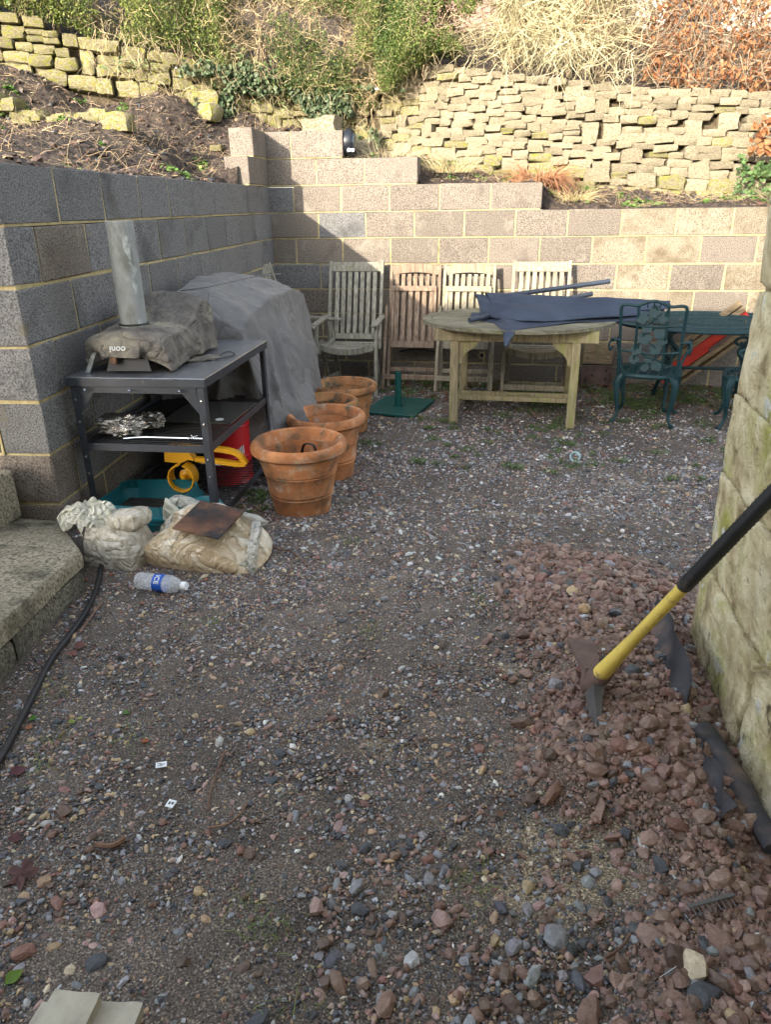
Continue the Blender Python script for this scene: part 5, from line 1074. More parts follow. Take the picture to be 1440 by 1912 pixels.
# --- wooden folding chairs
def armchair(name_label, mat, loc, rz, arms=True):
    t = thing('garden_chair', loc, name_label, 'chair', rz=rz, group='wooden folding garden chairs against the block wall')
    W2 = .24; b0 = np.array([0, .17, .40]); b1 = np.array([0, .40, 1.095]); X = np.array([1., 0, 0]); d = (b1 - b0); 
    for s in (-1, 1): MB().beam(b0 + X * s * W2 - d * .08, b1 + X * s * W2, .028, .038, (0, 1, 0)).build('back_stile', mat, t)
    n_ = 7
    MB().beam(b0 + d * .93 - X * (W2 - .014), b0 + d * .93 + X * (W2 - .014), .024, .085, d).build('top_rail', mat, t)
    MB().beam(b0 + d * .075 - X * (W2 - .014), b0 + d * .075 + X * (W2 - .014), .022, .05, d).build('bottom_rail', mat, t)
    for k in range(n_):
        x = (k - 3) * .058; MB().beam(b0 + d * .11 + X * x, b0 + d * .87 + X * x, .037, .014, (0, 1, 0)).build('slat', mat, t)
    for k in range(6):
        y = -.20 + k * .068; MB().box((0, y, .405 - .015 * math.cos((k - 2.5) * .5)), (2 * W2 - .05, .052, .016)).build('seat_slat', mat, t)
    # curved front rail of the seat
    pts = [(-W2, -.22, .425), (-W2 * .5, -.235, .395), (0, -.24, .385), (W2 * .5, -.235, .395), (W2, -.22, .425)]
    strap(MB(), pts, .022, .05, (0, 1, 0)).build('seat_rail', mat, t)
    for s in (-1, 1):
        MB().beam((s * (W2 + .03), -.27, 0), (s * (W2 + .025), -.18, .60), .026, .045, (0, 1, 0)).build('leg', mat, t)
        MB().beam((s * (W2 - .0), .16, 0), (s * (W2 - .0), -.12, .42), .024, .04, (0, 1, 0)).build('leg', mat, t)
        MB().beam((s * (W2 - .02), -.22, .40), (s * (W2 - .02), .18, .39), .02, .04).build('side_rail', mat, t)
        if arms:
            a = MB().beam((s * (W2 + .025), -.29, .615), (s * (W2 + .02), .24, .63), .055, .022, bev=.006); a.build('armrest', mat, t)
    MB().beam((-W2 - .02, -.255, .12), (W2 + .02, -.255, .12), .02, .045).build('stretcher', mat, t)
    MB().beam((-W2, .12, .07), (W2, .12, .07), .02, .035).build('stretcher', mat, t)
    return t
def foldchair(lab, mat, mat2, loc, rz):
    t = thing('folded_chair', loc, lab, 'chair', rz=rz, group='wooden folding garden chairs against the block wall')
    W2 = .222; X = np.array([1., 0, 0]); a0 = np.array([0, -.13, 0]); a1 = np.array([0, .14, 1.065]); d = a1 - a0
    for s in (-1, 1): MB().beam(a0 + X * s * W2, a1 + X * s * W2, .026, .036, (0, 1, 0)).build('back_stile', mat, t)
    top = a0 + d * .955; pts = [top - X * (W2 - .012), top - X * W2 * .5 + d * .014, top + d * .02, top + X * W2 * .5 + d * .014, top + X * (W2 - .012)]
    strap(MB(), pts, .026, .075, (0, 1, 0)).build('top_rail', mat, t)
    MB().beam(a0 + d * .40 - X * W2, a0 + d * .40 + X * W2, .022, .05, d).build('mid_rail', mat, t)
    for k in range(7): x = (k - 3) * .056; MB().beam(a0 + d * .42 + X * x + (0, .004, 0), a0 + d * .925 + X * x + (0, .004, 0), .034, .012, (0, 1, 0)).build('slat', mat, t)
    # seat folded flat against the back
    o_ = np.array([0, -.045, 0])
    for s in (-1, 1): MB().beam(a0 + d * .345 + o_ + X * s * (W2 - .03), a0 + d * .83 + o_ + X * s * (W2 - .03), .024, .03, (0, 1, 0)).build('seat_side', mat2, t)
    MB().beam(a0 + d * .815 + o_ * 1.3 - X * (W2 - .02), a0 + d * .815 + o_ * 1.3 + X * (W2 - .02), .02, .045, d).build('seat_rail', mat2, t)
    MB().beam(a0 + d * .365 + o_ * 1.3 - X * (W2 - .02), a0 + d * .365 + o_ * 1.3 + X * (W2 - .02), .02, .06, d).build('seat_rail', mat2, t)
    for k in range(6): x = (k - 2.5) * .063; MB().beam(a0 + d * .39 + o_ + X * x, a0 + d * .79 + o_ + X * x, .038, .012, (0, 1, 0)).build('seat_slat', mat2, t)
    for s in (-1, 1): MB().beam((s * (W2 + .028), -.24, 0), (s * (W2 + .022), -.01, .72), .022, .04, (0, 1, 0)).build('leg', mat, t)
    MB().beam((-W2 - .02, -.215, .115), (W2 + .02, -.215, .115), .018, .045).build('stretcher', mat, t)
    MB().beam((-W2, -.09, .16), (W2, -.09, .16), .018, .035).build('stretcher', mat, t)
    return t
armchair('grey weathered wooden armchair at the left end of the row, mostly in shade', m_teakgrey, (.85, -.52, .06), R(2))
foldchair('reddish brown folded wooden chair, second from the left', m_teakbrown, m_teakbrown, (1.385, -.25, .06), R(0))
foldchair('pale sunlit folded wooden chair behind the left end of the oval table', m_teakpale, m_teakpale, (1.875, -.27, .06), R(-1))
armchair('pale wooden chair opened behind the oval table and parasol', m_teakpale, (2.50, -.52, .06), R(-1), arms=False)
c5 = armchair('weathered armchair turned sideways, mostly hidden behind the covered barbecue', m_teakgrey, (.40, -.62, .06), R(80))
# --- oval wooden table
wt = thing('oval_table', (2.335, -1.15, .062), 'weathered oval wooden garden table carrying the folded navy parasol', 'table', rz=R(-.5))
ea, eb, tz_ = .735, .625, .722
def ellseg(y0, y1, ins=.0, n=10):
    a_, b_ = ea - ins, eb - ins; f_ = lambda y: a_ * math.sqrt(max(0, 1 - (y / b_) ** 2))
    ys_ = np.linspace(y0, y1, n); return [(-f_(y), y) for y in ys_] + [(f_(y), y) for y in ys_[::-1]]
npl = 13; yy_ = np.linspace(-(eb - .075), eb - .075, npl + 1)
for k in range(npl): MB().prism(ellseg(yy_[k] + .003, yy_[k + 1] - .003, .075), .024, None, (0, 0, tz_)).build('top_slat', m_tabletop, wt)
ns_ = 8
for k in range(ns_):
    ts = np.linspace(2 * math.pi * k / ns_ + .004, 2 * math.pi * (k + 1) / ns_ - .004, 12)
    MB().prism([(ea * math.cos(t), eb * math.sin(t)) for t in ts] + [((ea - .07) * math.cos(t), (eb - .07) * math.sin(t)) for t in ts[::-1]], .026, None, (0, 0, tz_ - .001)).build('rim_segment', m_tabletop, wt)
for s in (-1, 1):
    MB().box((0, s * .40, .675), (1.18, .022, .085)).build('apron', m_tableleg, wt); MB().box((s * .50, 0, .675), (.022, .76, .083)).build('apron', m_tableleg, wt)
    for q in (-1, 1):
        l = MB().box((s * .44, q * .375, .36), (.062, .062, .72), bev=.004); l.build('leg', m_tableleg, wt)
        # scalloped corner bracket
        o = [(0, 0), (0, -.17), (.02, -.165), (.035, -.12), (.06, -.085), (.095, -.06), (.13, -.03), (.145, 0)]
        MB().prism([(-s * x, z) for x, z in o][::(1 if s < 0 else -1)], .022, rotm(R(90)), (s * .41, q * .375 + .011, .632)).build('bracket', m_tableleg, wt)
    MB().box((s * .44, 0, .10), (.04, .70, .055)).build('end_stretcher', m_tableleg, wt)
for q in (-1, 1): MB().box((0, q * .075 - .0, .13), (.86, .03, .035)).build('long_stretcher', m_tableleg, wt)
for x in (-.08, .10): MB().box((x, 0, .1305), (.06, .12, .028)).build('spacer_block', m_tableleg, wt)
# --- folded parasol and its separate pole
ps = thing('folded_parasol', (2.7, -1.12, .81), 'navy blue parasol folded flat across the oval table with a corner hanging down', 'parasol', rz=R(0))
def layer(x0, x1, lo, hi, zt, seed, thick=.006, nu=70, nv=34, droop=None, edge=.0):
    """fabric sheet: lo/hi = (near,far) y as functions of t along it; zt = height profile"""
    top = []; 
    for i in range(nu):
        t = i / (nu - 1)
        for j in range(nv):
            w = j / (nv - 1); y = lo(t) * (1 - w) + hi(t) * w; x = x0 + (x1 - x0) * t + edge * math.sin(w * 5.3 + seed) * (1 - t)
            z = zt(t, w) + .012 * float(vnoise(t * 5 + seed, w * 6, 0, seed)) * (1 - .3 * t) + .010 * (1 - abs(2 * float(vnoise(t * 2.2 + 3, w * 7 + t * 2, seed, seed)))) * math.sin(math.pi * w)
            if droop: z -= droop(x, y)
            top.append((x, y, z))
    V = np.array(top); B = V.copy(); B[:, 2] -= thick; n = nu * nv; F = grid_faces(nu, nv); G_ = F[:, ::-1] + n; E = []
    for i in range(nu - 1): E += [(i * nv, (i + 1) * nv, (i + 1) * nv + n, i * nv + n)[::-1], (i * nv + nv - 1, (i + 1) * nv + nv - 1, (i + 1) * nv + nv - 1 + n, i * nv + nv - 1 + n)]
    for j in range(nv - 1): E += [(j, j + 1, j + 1 + n, j + n), ((nu - 1) * nv + j, (nu - 1) * nv + j + 1, (nu - 1) * nv + j + 1 + n, (nu - 1) * nv + j + n)[::-1]]
    return np.concatenate([V, B]), np.concatenate([F, G_, np.array(E)])
lin = lambda *p: (lambda t: float(np.interp(t, [q[0] for q in p], [q[1] for q in p])))
v, f = layer(1.98, 3.30, lin((0, -1.28), (.14, -1.42), (.22, -1.87), (.32, -1.68), (.6, -1.38), (1, -1.18)), lin((0, -1.05), (1, -.98)), lambda t, w: .815 + .022 * math.sin(math.pi * w), 3, droop=lambda x, y: 1.1 * max(0, -1.765 - y))
mk('fabric_panel', v, f, m_parasol, ps, world=True, smooth=180)
v, f = layer(2.02, 3.42, lin((0, -1.24), (.12, -1.46), (.22, -1.56), (.5, -1.40), (1, -1.10)), lin((0, -.80), (.5, -.78), (1, -.92)), lambda t, w: .845 + (.115 - .06 * t) * math.sin(math.pi * min(1, w * 1.12)) ** .7 * (1 - .1 * t), 8, edge=.03)
mk('fabric_panel', v, f, m_parasol, ps, world=True, smooth=180)
v, f = layer(2.10, 3.46, lin((0, -1.30), (.5, -1.30), (1, -1.08)), lin((0, -.84), (1, -.93)), lambda t, w: .875 + (.115 - .065 * t) * math.sin(math.pi * min(1, w * 1.1)) ** .8, 14, edge=.03)
mk('fabric_panel', v, f, m_parasol, ps, world=True, smooth=180)
q0 = hitz(877, 598, .835); q1 = hitz(960, 580, .86); MB().tube([q0, q0 + (q1 - q0) * .45, q0 + (q1 - q0) * .451, q1 + (q1 - q0) * 2], [.019, .019, .021, .021], 14).build('pole', m_pole, ps, world=True)
for k in range(5):
    a = (2.02 + .02 * k, -1.2 + .07 * k, .84 + .03 * (k % 3)); MB().tube([a, (a[0] + .5, a[1] + .02, a[2] + .02)], .007, 6).build('rib', m_pole, ps, world=True)
pa = hitz(960, 572, .96); pb = hity(1140, 525, -.95); pa = np.array([pa[0], -1.05, .975])
pp = thing('parasol_pole', tuple(pa), 'loose dark pole resting on the folded parasol with its end in the air', 'pole')
MB().tube([pa - (pb - pa) * .3, pb], .018, 14).build('pole_tube', m_pole, pp, world=True)
MB().tube([pa + (pb - pa) * .68, pa + (pb - pa) * .70], .0205, 14).build('joint_collar', m_pole, pp, world=True)
# --- green cast metal table and chairs
mt = thing('cast_metal_table', (3.86, -.68, .062), 'dark green oval cast metal table with scrolled pedestal legs', 'table')
v = []; ring_ = MB()
N_ = 60; ring_.tube([(.735 * math.cos(2 * math.pi * k / N_), .565 * math.sin(2 * math.pi * k / N_), .668) for k in range(N_)], .013, 8, closed=True)
ring_.build('rim', m_greenm, mt)
lt = MB(); st_ = .036
for i in range(-23, 24):
    for sgn in (-1, 1):
        # diagonal lattice bars clipped to the oval
        P = []
        for t in np.linspace(-1.1, 1.1, 45):
            x = i * st_ * 1.4 + sgn * t * .62; y = t * .62
            if (x / .73) ** 2 + (y / .56) ** 2 < 1: P.append((x + .012 * math.sin(t * 30), y, .668))
        if len(P) > 3: lt.tube(P, .0078, 4, flat=.6)
for k in range(2): lt.tube([((.5 - .25 * k) * math.cos(2 * math.pi * q / 40), (.38 - .2 * k) * math.sin(2 * math.pi * q / 40), .672) for q in range(40)], .009, 6, closed=True)
o = lt.build('lattice_top', m_greenm, mt); o['kind'] = 'stuff'
for s in (-1, 1):
    l = MB().tube(smooth_path([(s * .30, 0, .66), (s * .30, 0, .52), (s * .24, 0, .44), (s * .30, 0, .34), (s * .32, 0, .22)], 6), [.022] * 25, 8).build('pedestal', m_greenm, mt)
    sc = MB()
    for q in (-1, 1):
        sc.tube(smooth_path([(s * .30, q * .02, .60), (s * .30, q * .14, .60), (s * .30, q * .20, .64)], 5), .011, 6)
        cc = [(s * .30, q * (.08 + (.075 - .0025 * k) * math.cos(k * .4)), .34 + (.075 - .0025 * k) * math.sin(k * .4)) for k in range(22)]; sc.tube(cc, .011, 6)
        sc.tube(smooth_path([(s * .30, q * .01, .50), (s * .30, q * .12, .46), (s * .30, q * .15, .38)], 5), .010, 6)
    sc.build('scroll', m_greenm, mt)
    for q in (-1, 1):
        MB().tube(smooth_path([(s * .31, q * .02, .26), (s * .31, q * .12, .24), (s * .32, q * .20, .14), (s * .33, q * .27, .03), (s * .33, q * .32, .012), (s * .33, q * .33, .035)], 6), [.02] * 12 + [.017] * 12 + [.014] * 7, 8).build('leg', m_greenm, mt)
MB().tube([(-.3, 0, .30), (.3, 0, .30)], .013, 8).build('cross_bar', m_greenm, mt)
def lobed(r, n=5, a0=0):
    return [(r * (.62 + .38 * abs(math.cos((t - a0) * n / 2)) ** .6) * math.cos(t), r * (.62 + .38 * abs(math.cos((t - a0) * n / 2)) ** .6) * math.sin(t)) for t in np.linspace(0, 2 * math.pi, 26)[:-1]]
mc = thing('cast_metal_chair', (3.345, -1.20, .062), 'green cast metal chair with leaf pattern back, seen from behind', 'chair', rz=R(-13), group='green cast metal chairs at the oval metal table')
W2 = .205
def bz(z): return -.20 - .10 * (z - .37) / .55                       # back leans towards the camera
bp = lambda x, z: (x, bz(z) , z)
MB().tube(smooth_path([bp(-W2, .37), bp(-W2 - .005, .60), bp(-W2 - .012, .80), bp(-W2 - .012, .875), bp(-W2 + .02, .892), bp(-.11, .885), bp(-.05, .91), bp(0, .92), bp(.05, .91), bp(.11, .885), bp(W2 - .02, .892), bp(W2 + .012, .875), bp(W2 + .012, .80), bp(W2 + .005, .60), bp(W2, .37)], 5), .0115, 8).build('back_frame', m_greenm, mc)
for s in (-1, 1): MB().tube([bp(s * .10, .37), bp(s * .10, .63), bp(s * .10, .885)], .0095, 6).build('back_bar', m_greenm, mc)
for z in (.555, .75): MB().tube(smooth_path([bp(-W2, z + .006), bp(0, z - .012), bp(W2, z + .006)], 6), .008, 6).build('back_rail', m_greenm, mc)
vn = MB().tube(smooth_path([bp(-.09, .39), bp(-.03, .47), bp(.05, .52), bp(.03, .60), bp(-.05, .66), bp(-.02, .76), bp(.04, .82), bp(.0, .90)], 6), .006, 6)
vn.tube(smooth_path([bp(.09, .40), bp(.11, .46), bp(.06, .50), bp(-.02, .52), bp(-.08, .58), bp(-.07, .64)], 6), .006, 6).tube(smooth_path([bp(-.14, .38), bp(-.18, .42), bp(-.2, .5)], 5), .006, 6).tube(smooth_path([bp(.14, .38), bp(.18, .42), bp(.16, .46), bp(.12, .44)], 5), .006, 6).tube(smooth_path([bp(0, .80), bp(.07, .80), bp(.09, .86)], 5), .005, 6)
for x in (-.04, .0, .04): vn.tube([bp(x, .87), bp(x * 1.1, .915)], .0045, 5)
vn.build('vine', m_greenm, mc)
for k, (x, z, r_) in enumerate(((-.07, .80, .045), (.01, .85, .045), (.07, .81, .042), (-.03, .73, .04), (.06, .70, .048), (-.04, .66, .052), (.08, .645, .04), (-.09, .57, .045), (.04, .58, .045), (.06, .46, .045), (-.02, .44, .035), (-.10, .50, .04), (.0, .50, .03))):
    MB().prism(lobed(r_, 5, k), .006, rotm(R(78), 0, 0), bp(x, z)).build('leaf', m_greenm, mc)
def seat_outline(f=1.0): return [(.225 * f * math.copysign(abs(math.cos(t)) ** .7, math.cos(t)), .215 * f * math.copysign(abs(math.sin(t)) ** .7, math.sin(t)) + .0) for t in np.linspace(0, 2 * math.pi, 33)[:-1]]
MB().tube([(x, y, .37) for x, y in seat_outline()], .016, 8, closed=True, flat=1.2).build('seat_rim', m_greenm, mc)
sl_ = MB()
for k in range(-5, 6): y = k * .036; w = .21 * (1 - abs(k / 7) ** 3); sl_.tube([(-w, y, .372), (0, y, .366), (w, y, .372)], .0075, 5, flat=.5)
for k in range(-2, 3): sl_.tube([(k * .075, -.19, .37), (k * .075, .19, .37)], .008, 5, flat=.5)
sl_.build('seat_lattice', m_greenm, mc)['kind'] = 'stuff'
for sx in (-1, 1):
    for sy in (-1, 1):
        a = smooth_path([(sx * .18, sy * .17, .365), (sx * .205, sy * .19, .31), (sx * .20, sy * .185, .20), (sx * .185, sy * .18, .10), (sx * .20, sy * .20, .03), (sx * .225, sy * .225, .01)], 6)
        MB().tube(a, [.034 - .022 * min(1, i / (len(a) * .6)) + (.004 if i > len(a) * .85 else 0) for i in range(len(a))], 9).build('leg', m_greenm, mc)
    MB().tube(smooth_path([bp(sx * W2, .63), (sx * .25, -.26, .64), (sx * .27, -.20, .62), (sx * .265, .02, .60), (sx * .26, .12, .60), (sx * .26, .16, .57), (sx * .255, .13, .545), (sx * .25, .11, .565)], 6), .0115, 8).build('armrest', m_greenm, mc)
    MB().tube(smooth_path([(sx * .265, .04, .60), (sx * .24, .06, .50), (sx * .215, .03, .42), (sx * .215, .0, .37)], 5), .010, 8).build('arm_support', m_greenm, mc)
    MB().tube(smooth_path([(sx * .27, -.25, .64), (sx * .28, -.28, .60), (sx * .27, -.26, .56), (sx * .255, -.24, .585)], 5), .009, 6).build('scroll', m_greenm, mc)
mc2 = copy_tree(mc); mc2.location = (4.09, -1.27, .062); mc2.rotation_euler[2] = R(80); mc2['label'] = 'green cast metal chair at the right, largely hidden by the stone corner'
# --- leaning things at the back wall
rp = thing('slatted_crate', (4.0, -.22, .07), 'red board framed with wooden slats leaning behind the metal table', 'crate')
ang = math.atan2(.50, .58)
for k, (o0, mt_, th, nm) in enumerate(((-.03, m_oldwood, .025, 'slat'), (.035, m_oldwood, .04, 'slat'), (.115, m_redf, .10, 'red_board'), (.20, m_oldwood, .045, 'slat'), (.255, m_oldwood, .03, 'slat'))):
    nx, nz_ = -math.sin(ang), math.cos(ang); p0 = np.array([-.34 + nx * o0, -.02 * k, .02 + nz_ * o0]); p1 = p0 + np.array([.85 * math.cos(ang), 0, .85 * math.sin(ang)])
    MB().beam(p0, p1, .10 if nm == 'slat' else .06, th, (nx, 0, nz_)).build(nm, mt_, rp)
MB().beam((-.05, -.10, .37), (.12, -.10, .52), .012, .03, (-.7, 0, .7)).build('metal_handle', m_iron, rp)
MB().box((.30, -.12, .30), (.05, .02, .30), rotm(0, R(-38))).box((.38, -.12, .38), (.05, .02, .26), rotm(0, R(-38))).build('black_strap', m_rubber, rp)
wp = thing('carved_panel', (3.06, -.07, .255), 'small carved wooden panel with a key shaped motif leaning on the block wall', 'panel')
MB().box((0, 0, .10), (.26, .02, .19)).build('board', m_oldwood, wp)
MB().box((0, -.013, .09), (.018, .008, .13)).lathe([(.018, -.005), (.030, -.005), (.030, .005), (.018, .005), (.018, -.005)], (0, -.013, .155), 18, rotm(R(90))).build('key_motif', m_tableleg, wp)
for s in (-1, 1): MB().lathe([(0, -.005), (.018, -.005), (.012, .005), (0, .006)], (s * .09, -.012, .06), 12, rotm(R(90))).build('rosette', m_tableleg, wp)
ip = thing('iron_plate', (3.06, -.10, .065), 'rusty brown iron plate with round holes under the carved panel', 'plate')
MB().box((0, 0, .092), (.27, .012, .18), bev=.003).build('plate_body', m_iron, ip)
for x, z in ((-.10, .05), (-.10, .03), (.08, .14), (.08, .06), (-.04, .09)): MB().lathe([(0, .0075), (.010, .0075), (.011, .0065)], (x, 0, z), 14, rotm(R(90))).build('hole', m_rubber, ip)
tag(MB().tube([(3.2, -.14, .075), (3.85, -.2, .078)], .006, 6).build('iron_rod', m_iron, world=True), 'thin dark rod lying on the ground between the iron plate and the crate', 'rod')
dp = thing('drain_hole', (2.0, -.003, .30), 'round drain hole in the block wall under the pale folded chair', 'drain')
MB().lathe([(.032, .0), (.034, -.006), (.022, -.008), (.018, .0), (.018, .004)], (0, 0, 0), 20, rotm(R(-90))).build('mortar_ring', mat_mortar, dp); MB().lathe([(0, .002), (.019, .002)], (0, -.002, 0), 20, rotm(R(90))).build('hole', m_rubber, dp)
tag(MB().tube(smooth_path([(1.22, -.06, .33), (1.35, -.10, .36), (1.5, -.08, .35), (1.62, -.05, .31)], 6), .007, 8).build('rubber_hose', m_hose, world=True), 'thin black hose looped behind the brown folded chair', 'hose')
# --- round lamp on the wall end
lp = thing('round_lamp', (.735, .10, 2.035), 'round black bulkhead lamp on the end face of the topmost block', 'lamp')
RL = rotm(0, R(90), 0)
MB().lathe([(0, -.02), (.10, -.02), (.108, -.01), (.108, .035), (.10, .048), (.088, .055), (.085, .05), (.0, .05)], (0, 0, .115), 32, RL).build('housing', m_lampb, lp)
MB().lathe([(0, .052), (.083, .052), (.07, .07), (.03, .08), (0, .081)], (0, 0, .115), 28, RL).build('lens', mat_glass, lp)
MB().box((.045, -.085, .045), (.04, .03, .035), bev=.008).build('cable_gland', m_lampb, lp)
for s in (0, 1): MB().lathe([(.008, 0), (.014, 0), (.014, .004), (.008, .004), (.008, 0)], (.03 + .035 * s, -.102, .045), 14, rotm(R(90))).build('screw_ring', m_chrome, lp)
# --- mattock
Hh = np.array(G(1108, 1296)) + np.array([0, 0, .045]); dtop = ray(1505, 858); Tt = CP + dtop * (2.955 - CP[0]) / dtop[0]
mk_ = thing('mattock', tuple(Hh), 'mattock with yellow handle and black grip leaning from the rubble onto the stone corner', 'mattock')
u_ = Tt - Hh; LL = np.linalg.norm(u_); print('mattock length', LL, Tt)
Pp = lambda t: Hh + u_ * t
def grip(t0, t1, r0, r1, n, mat, name, ribs=0):
    ts = np.linspace(t0, t1, n); r_ = [r0 + (r1 - r0) * k / (n - 1) + (.0022 * (k % 2) if ribs else 0) for k in range(n)]
    return MB().tube([Pp(t) for t in ts], r_, 18, flat=.78).build(name, mat, mk_, world=True, smooth=50)
ts = np.linspace(.03, .52, 16); MB().tube([Pp(t) for t in ts], [.031 - .011 * min(1, k / 7) for k in range(16)], 20, flat=.72).build('yellow_handle', m_fibre, mk_, world=True)
grip(.505, .985, .0205, .0195, 64, m_rubber, 'grip', 1)
MB().tube([Pp(.985), Pp(1.02), Pp(1.03)], [.021, .023, .014], 16).build('end_knob', m_fibre, mk_, world=True)
ax = u_ / LL; hd = np.array(G(1122, 1372)) - Hh; hd[2] += .0; hd -= ax * (hd @ ax) * .6; hd /= np.linalg.norm(hd); sd2 = np.cross(hd, ax); sd2 /= np.linalg.norm(sd2)
MB().tube([Hh - ax * .035, Hh - ax * .02, Hh + ax * .03, Hh + ax * .04], [.028, .035, .037, .031], 16, flat=.8).build('eye', m_iron, mk_, world=True)
bl = np.array(G(1080, 1215)) + np.array([-.01, 0, .07]) - Hh; bd_ = bl / np.linalg.norm(bl); wv = np.cross(bd_, np.array(CF)); wv /= np.linalg.norm(wv); nn = np.cross(wv, bd_)
def bladeloft(secs):
    v = []; 
    for (c, w, th) in secs:
        for a, b in ((-1, -1), (1, -1), (1, 1), (-1, 1)): v.append(c + wv * a * w / 2 + nn * b * th / 2)
    n = len(secs); f = [(i * 4 + k, i * 4 + (k + 1) % 4, i * 4 + 4 + (k + 1) % 4, i * 4 + 4 + k) for i in range(n - 1) for k in range(4)] + [(3, 2, 1, 0), (4 * n - 4, 4 * n - 3, 4 * n - 2, 4 * n - 1)]
    return v, f
v, f = bladeloft([(Hh + bd_ * .02, .045, .04), (Hh + bd_ * .06, .05, .018), (Hh + bd_ * .10, .062, .010), (Hh + bd_ * .15, .072, .008), (Hh + bd_ * .19 + nn * .004, .075, .006), (Hh + bd_ * .205 + nn * .006 - wv * .01, .055, .003)])
mk('adze_blade', v, f, m_iron, mk_, world=True)
wv = sd2; nn = ax; v, f = bladeloft([(Hh + hd * .02, .034, .05), (Hh + hd * .06 - ax * .005, .024, .04), (Hh + hd * .11 - ax * .01, .016, .045), (Hh + hd * .155 - ax * .02, .006, .055)])
mk('axe_blade', v, f, M('dark_forged_steel', [(.3,(.03,.03,.034)),(.7,(.10,.095,.095))], 9, .5, [(60,.001,'n')], spots=[((.17,.115,.09),8,.55,.68)]), mk_, world=True)
# --- hose, membrane
tag(MB().tube(smooth_path([tuple(G(*q) + np.array([0, 0, .012])) for q in ((192, 1030), (186, 1085), (165, 1140), (132, 1190), (95, 1240), (60, 1310), (30, 1370), (0, 1425), (-60, 1520))], 6), .0095, 10).build('black_hose', m_hose, world=True), 'black rubber hose running along the foot of the concrete step', 'hose')
heap_lift = 2.2
mp = [G(*q) for q in ((1285, 1160), (1296, 1225), (1318, 1300), (1350, 1372), (1395, 1450), (1436, 1520), (1480, 1600))]
nu = len(smooth_path(mp, 14)); A_ = smooth_path(mp, 14); V = []
for i, p in enumerate(A_):
    t = i / (nu - 1); rd = float(vnoise(t * 8, 0, 0, 3)); hh = .055 + .03 * math.sin(t * 8) + .02 * rd; lean = .045 + .02 * float(vnoise(t * 5, 4, 0, 3))
    for j in range(9):
        w = j / 8; V.append((2.945 - lean * (1 - w) ** 1.5 - .045 + .010 * math.sin(i * .33 + j * .5), p[1], p[2] - .01 + hh * w + .006 * float(vnoise(t * 30, w * 3, 0, 9)) + .02 * heap_lift))
tag(mk('weed_membrane', np.array(V), grid_faces(nu, 9), m_membrane, world=True, smooth=180), 'torn black weed membrane bunched along the foot of the stone corner', 'membrane')
mr_ = [G(*q) + np.array([-.02, 0, .03]) for q in ((1318, 1375), (1350, 1410), (1385, 1470), (1425, 1540), (1470, 1610))]
pth = smooth_path(mr_, 8); tag(MB().tube(pth, [.028 + .004 * math.sin(i * .45) for i in range(len(pth))], 12, flat=.6).build('rolled_membrane', m_membrane, world=True), 'rolled edge of black woven sheet half buried by the stone corner', 'membrane')
# --- paving slabs, bottom left
def pv(c, size, rz, rx, label): 
    n = 12; v, f = cube_sphere(n, 0, 0, 1); v = v * 2 * (np.array(size) / 2); r_ = np.random.default_rng(int(c[0] * 1000)); e = np.sort(np.abs(v) / (np.array(size) / 2), axis=1)[:, 1] > .99
    v += (.0022 * np.stack([vnoise(v[:, 0] * 40 + k, v[:, 1] * 40, v[:, 2] * 40, 5 + k) for k in range(3)], 1)) * (1 + 1.0 * e[:, None])
    return tag(mk('paving_slab', v, f, m_slab, smooth=40, loc=c, rot=(rx, 0, rz)), label, 'slab', 'buff slabs stacked at the bottom left')
pv((1.775, -6.415, .440), (.080, .17, .022), R(3), R(1), 'uppermost cracked buff slab of the bottom left stack')
pv((1.750, -6.425, .417), (.080, .17, .022), R(1), 0, 'lower buff slab peeping out left under the cracked one')
pv((1.846, -6.405, .421), (.078, .165, .024), R(5), R(1), 'buff slab at the right of the bottom left stack')
# --- litter one can point at
def paper(q, sz, rz, lab, marks):
    p = G(*q); t = thing('paper_label', (p[0], p[1], p[2] + .012), lab, 'label', rz=rz); MB().box((0, 0, 0), (sz[0], sz[1], .0012), rotm(R(4), R(3)), bev=.0002).build('paper', m_white, t)
    for (x, y, w, h) in marks: MB().box((x * sz[0], y * sz[1], .0014), (w * sz[0], h * sz[1], .0008), rotm(R(4), R(3)), bev=.0002).build('print', m_grille, t)
paper((302, 1435), (.026, .018), R(25), 'crumpled white printed label lying on the mud, upper of two', [(-.2, .2, .4, .08), (.1, 0, .5, .06), (-.1, -.2, .5, .06)])
paper((320, 1508), (.019, .021), R(-4), 'small white square label with two brown blots, lower of two', [(-.18, .0, .22, .35), (.2, .05, .25, .3)])
tr_ = thing('tape_roll', tuple(G(1074, 862)), 'pale blue plastic ring standing on edge in the gravel', 'ring', rz=R(-15))
MB().lathe([(.026, -.011), (.034, -.011), (.034, .011), (.026, .011), (.026, -.011)], (0, 0, .034), 28, rotm(R(80))).build('ring_body', M('pale_blue_plastic', flat((.34,.52,.55)), 9, .4), tr_)
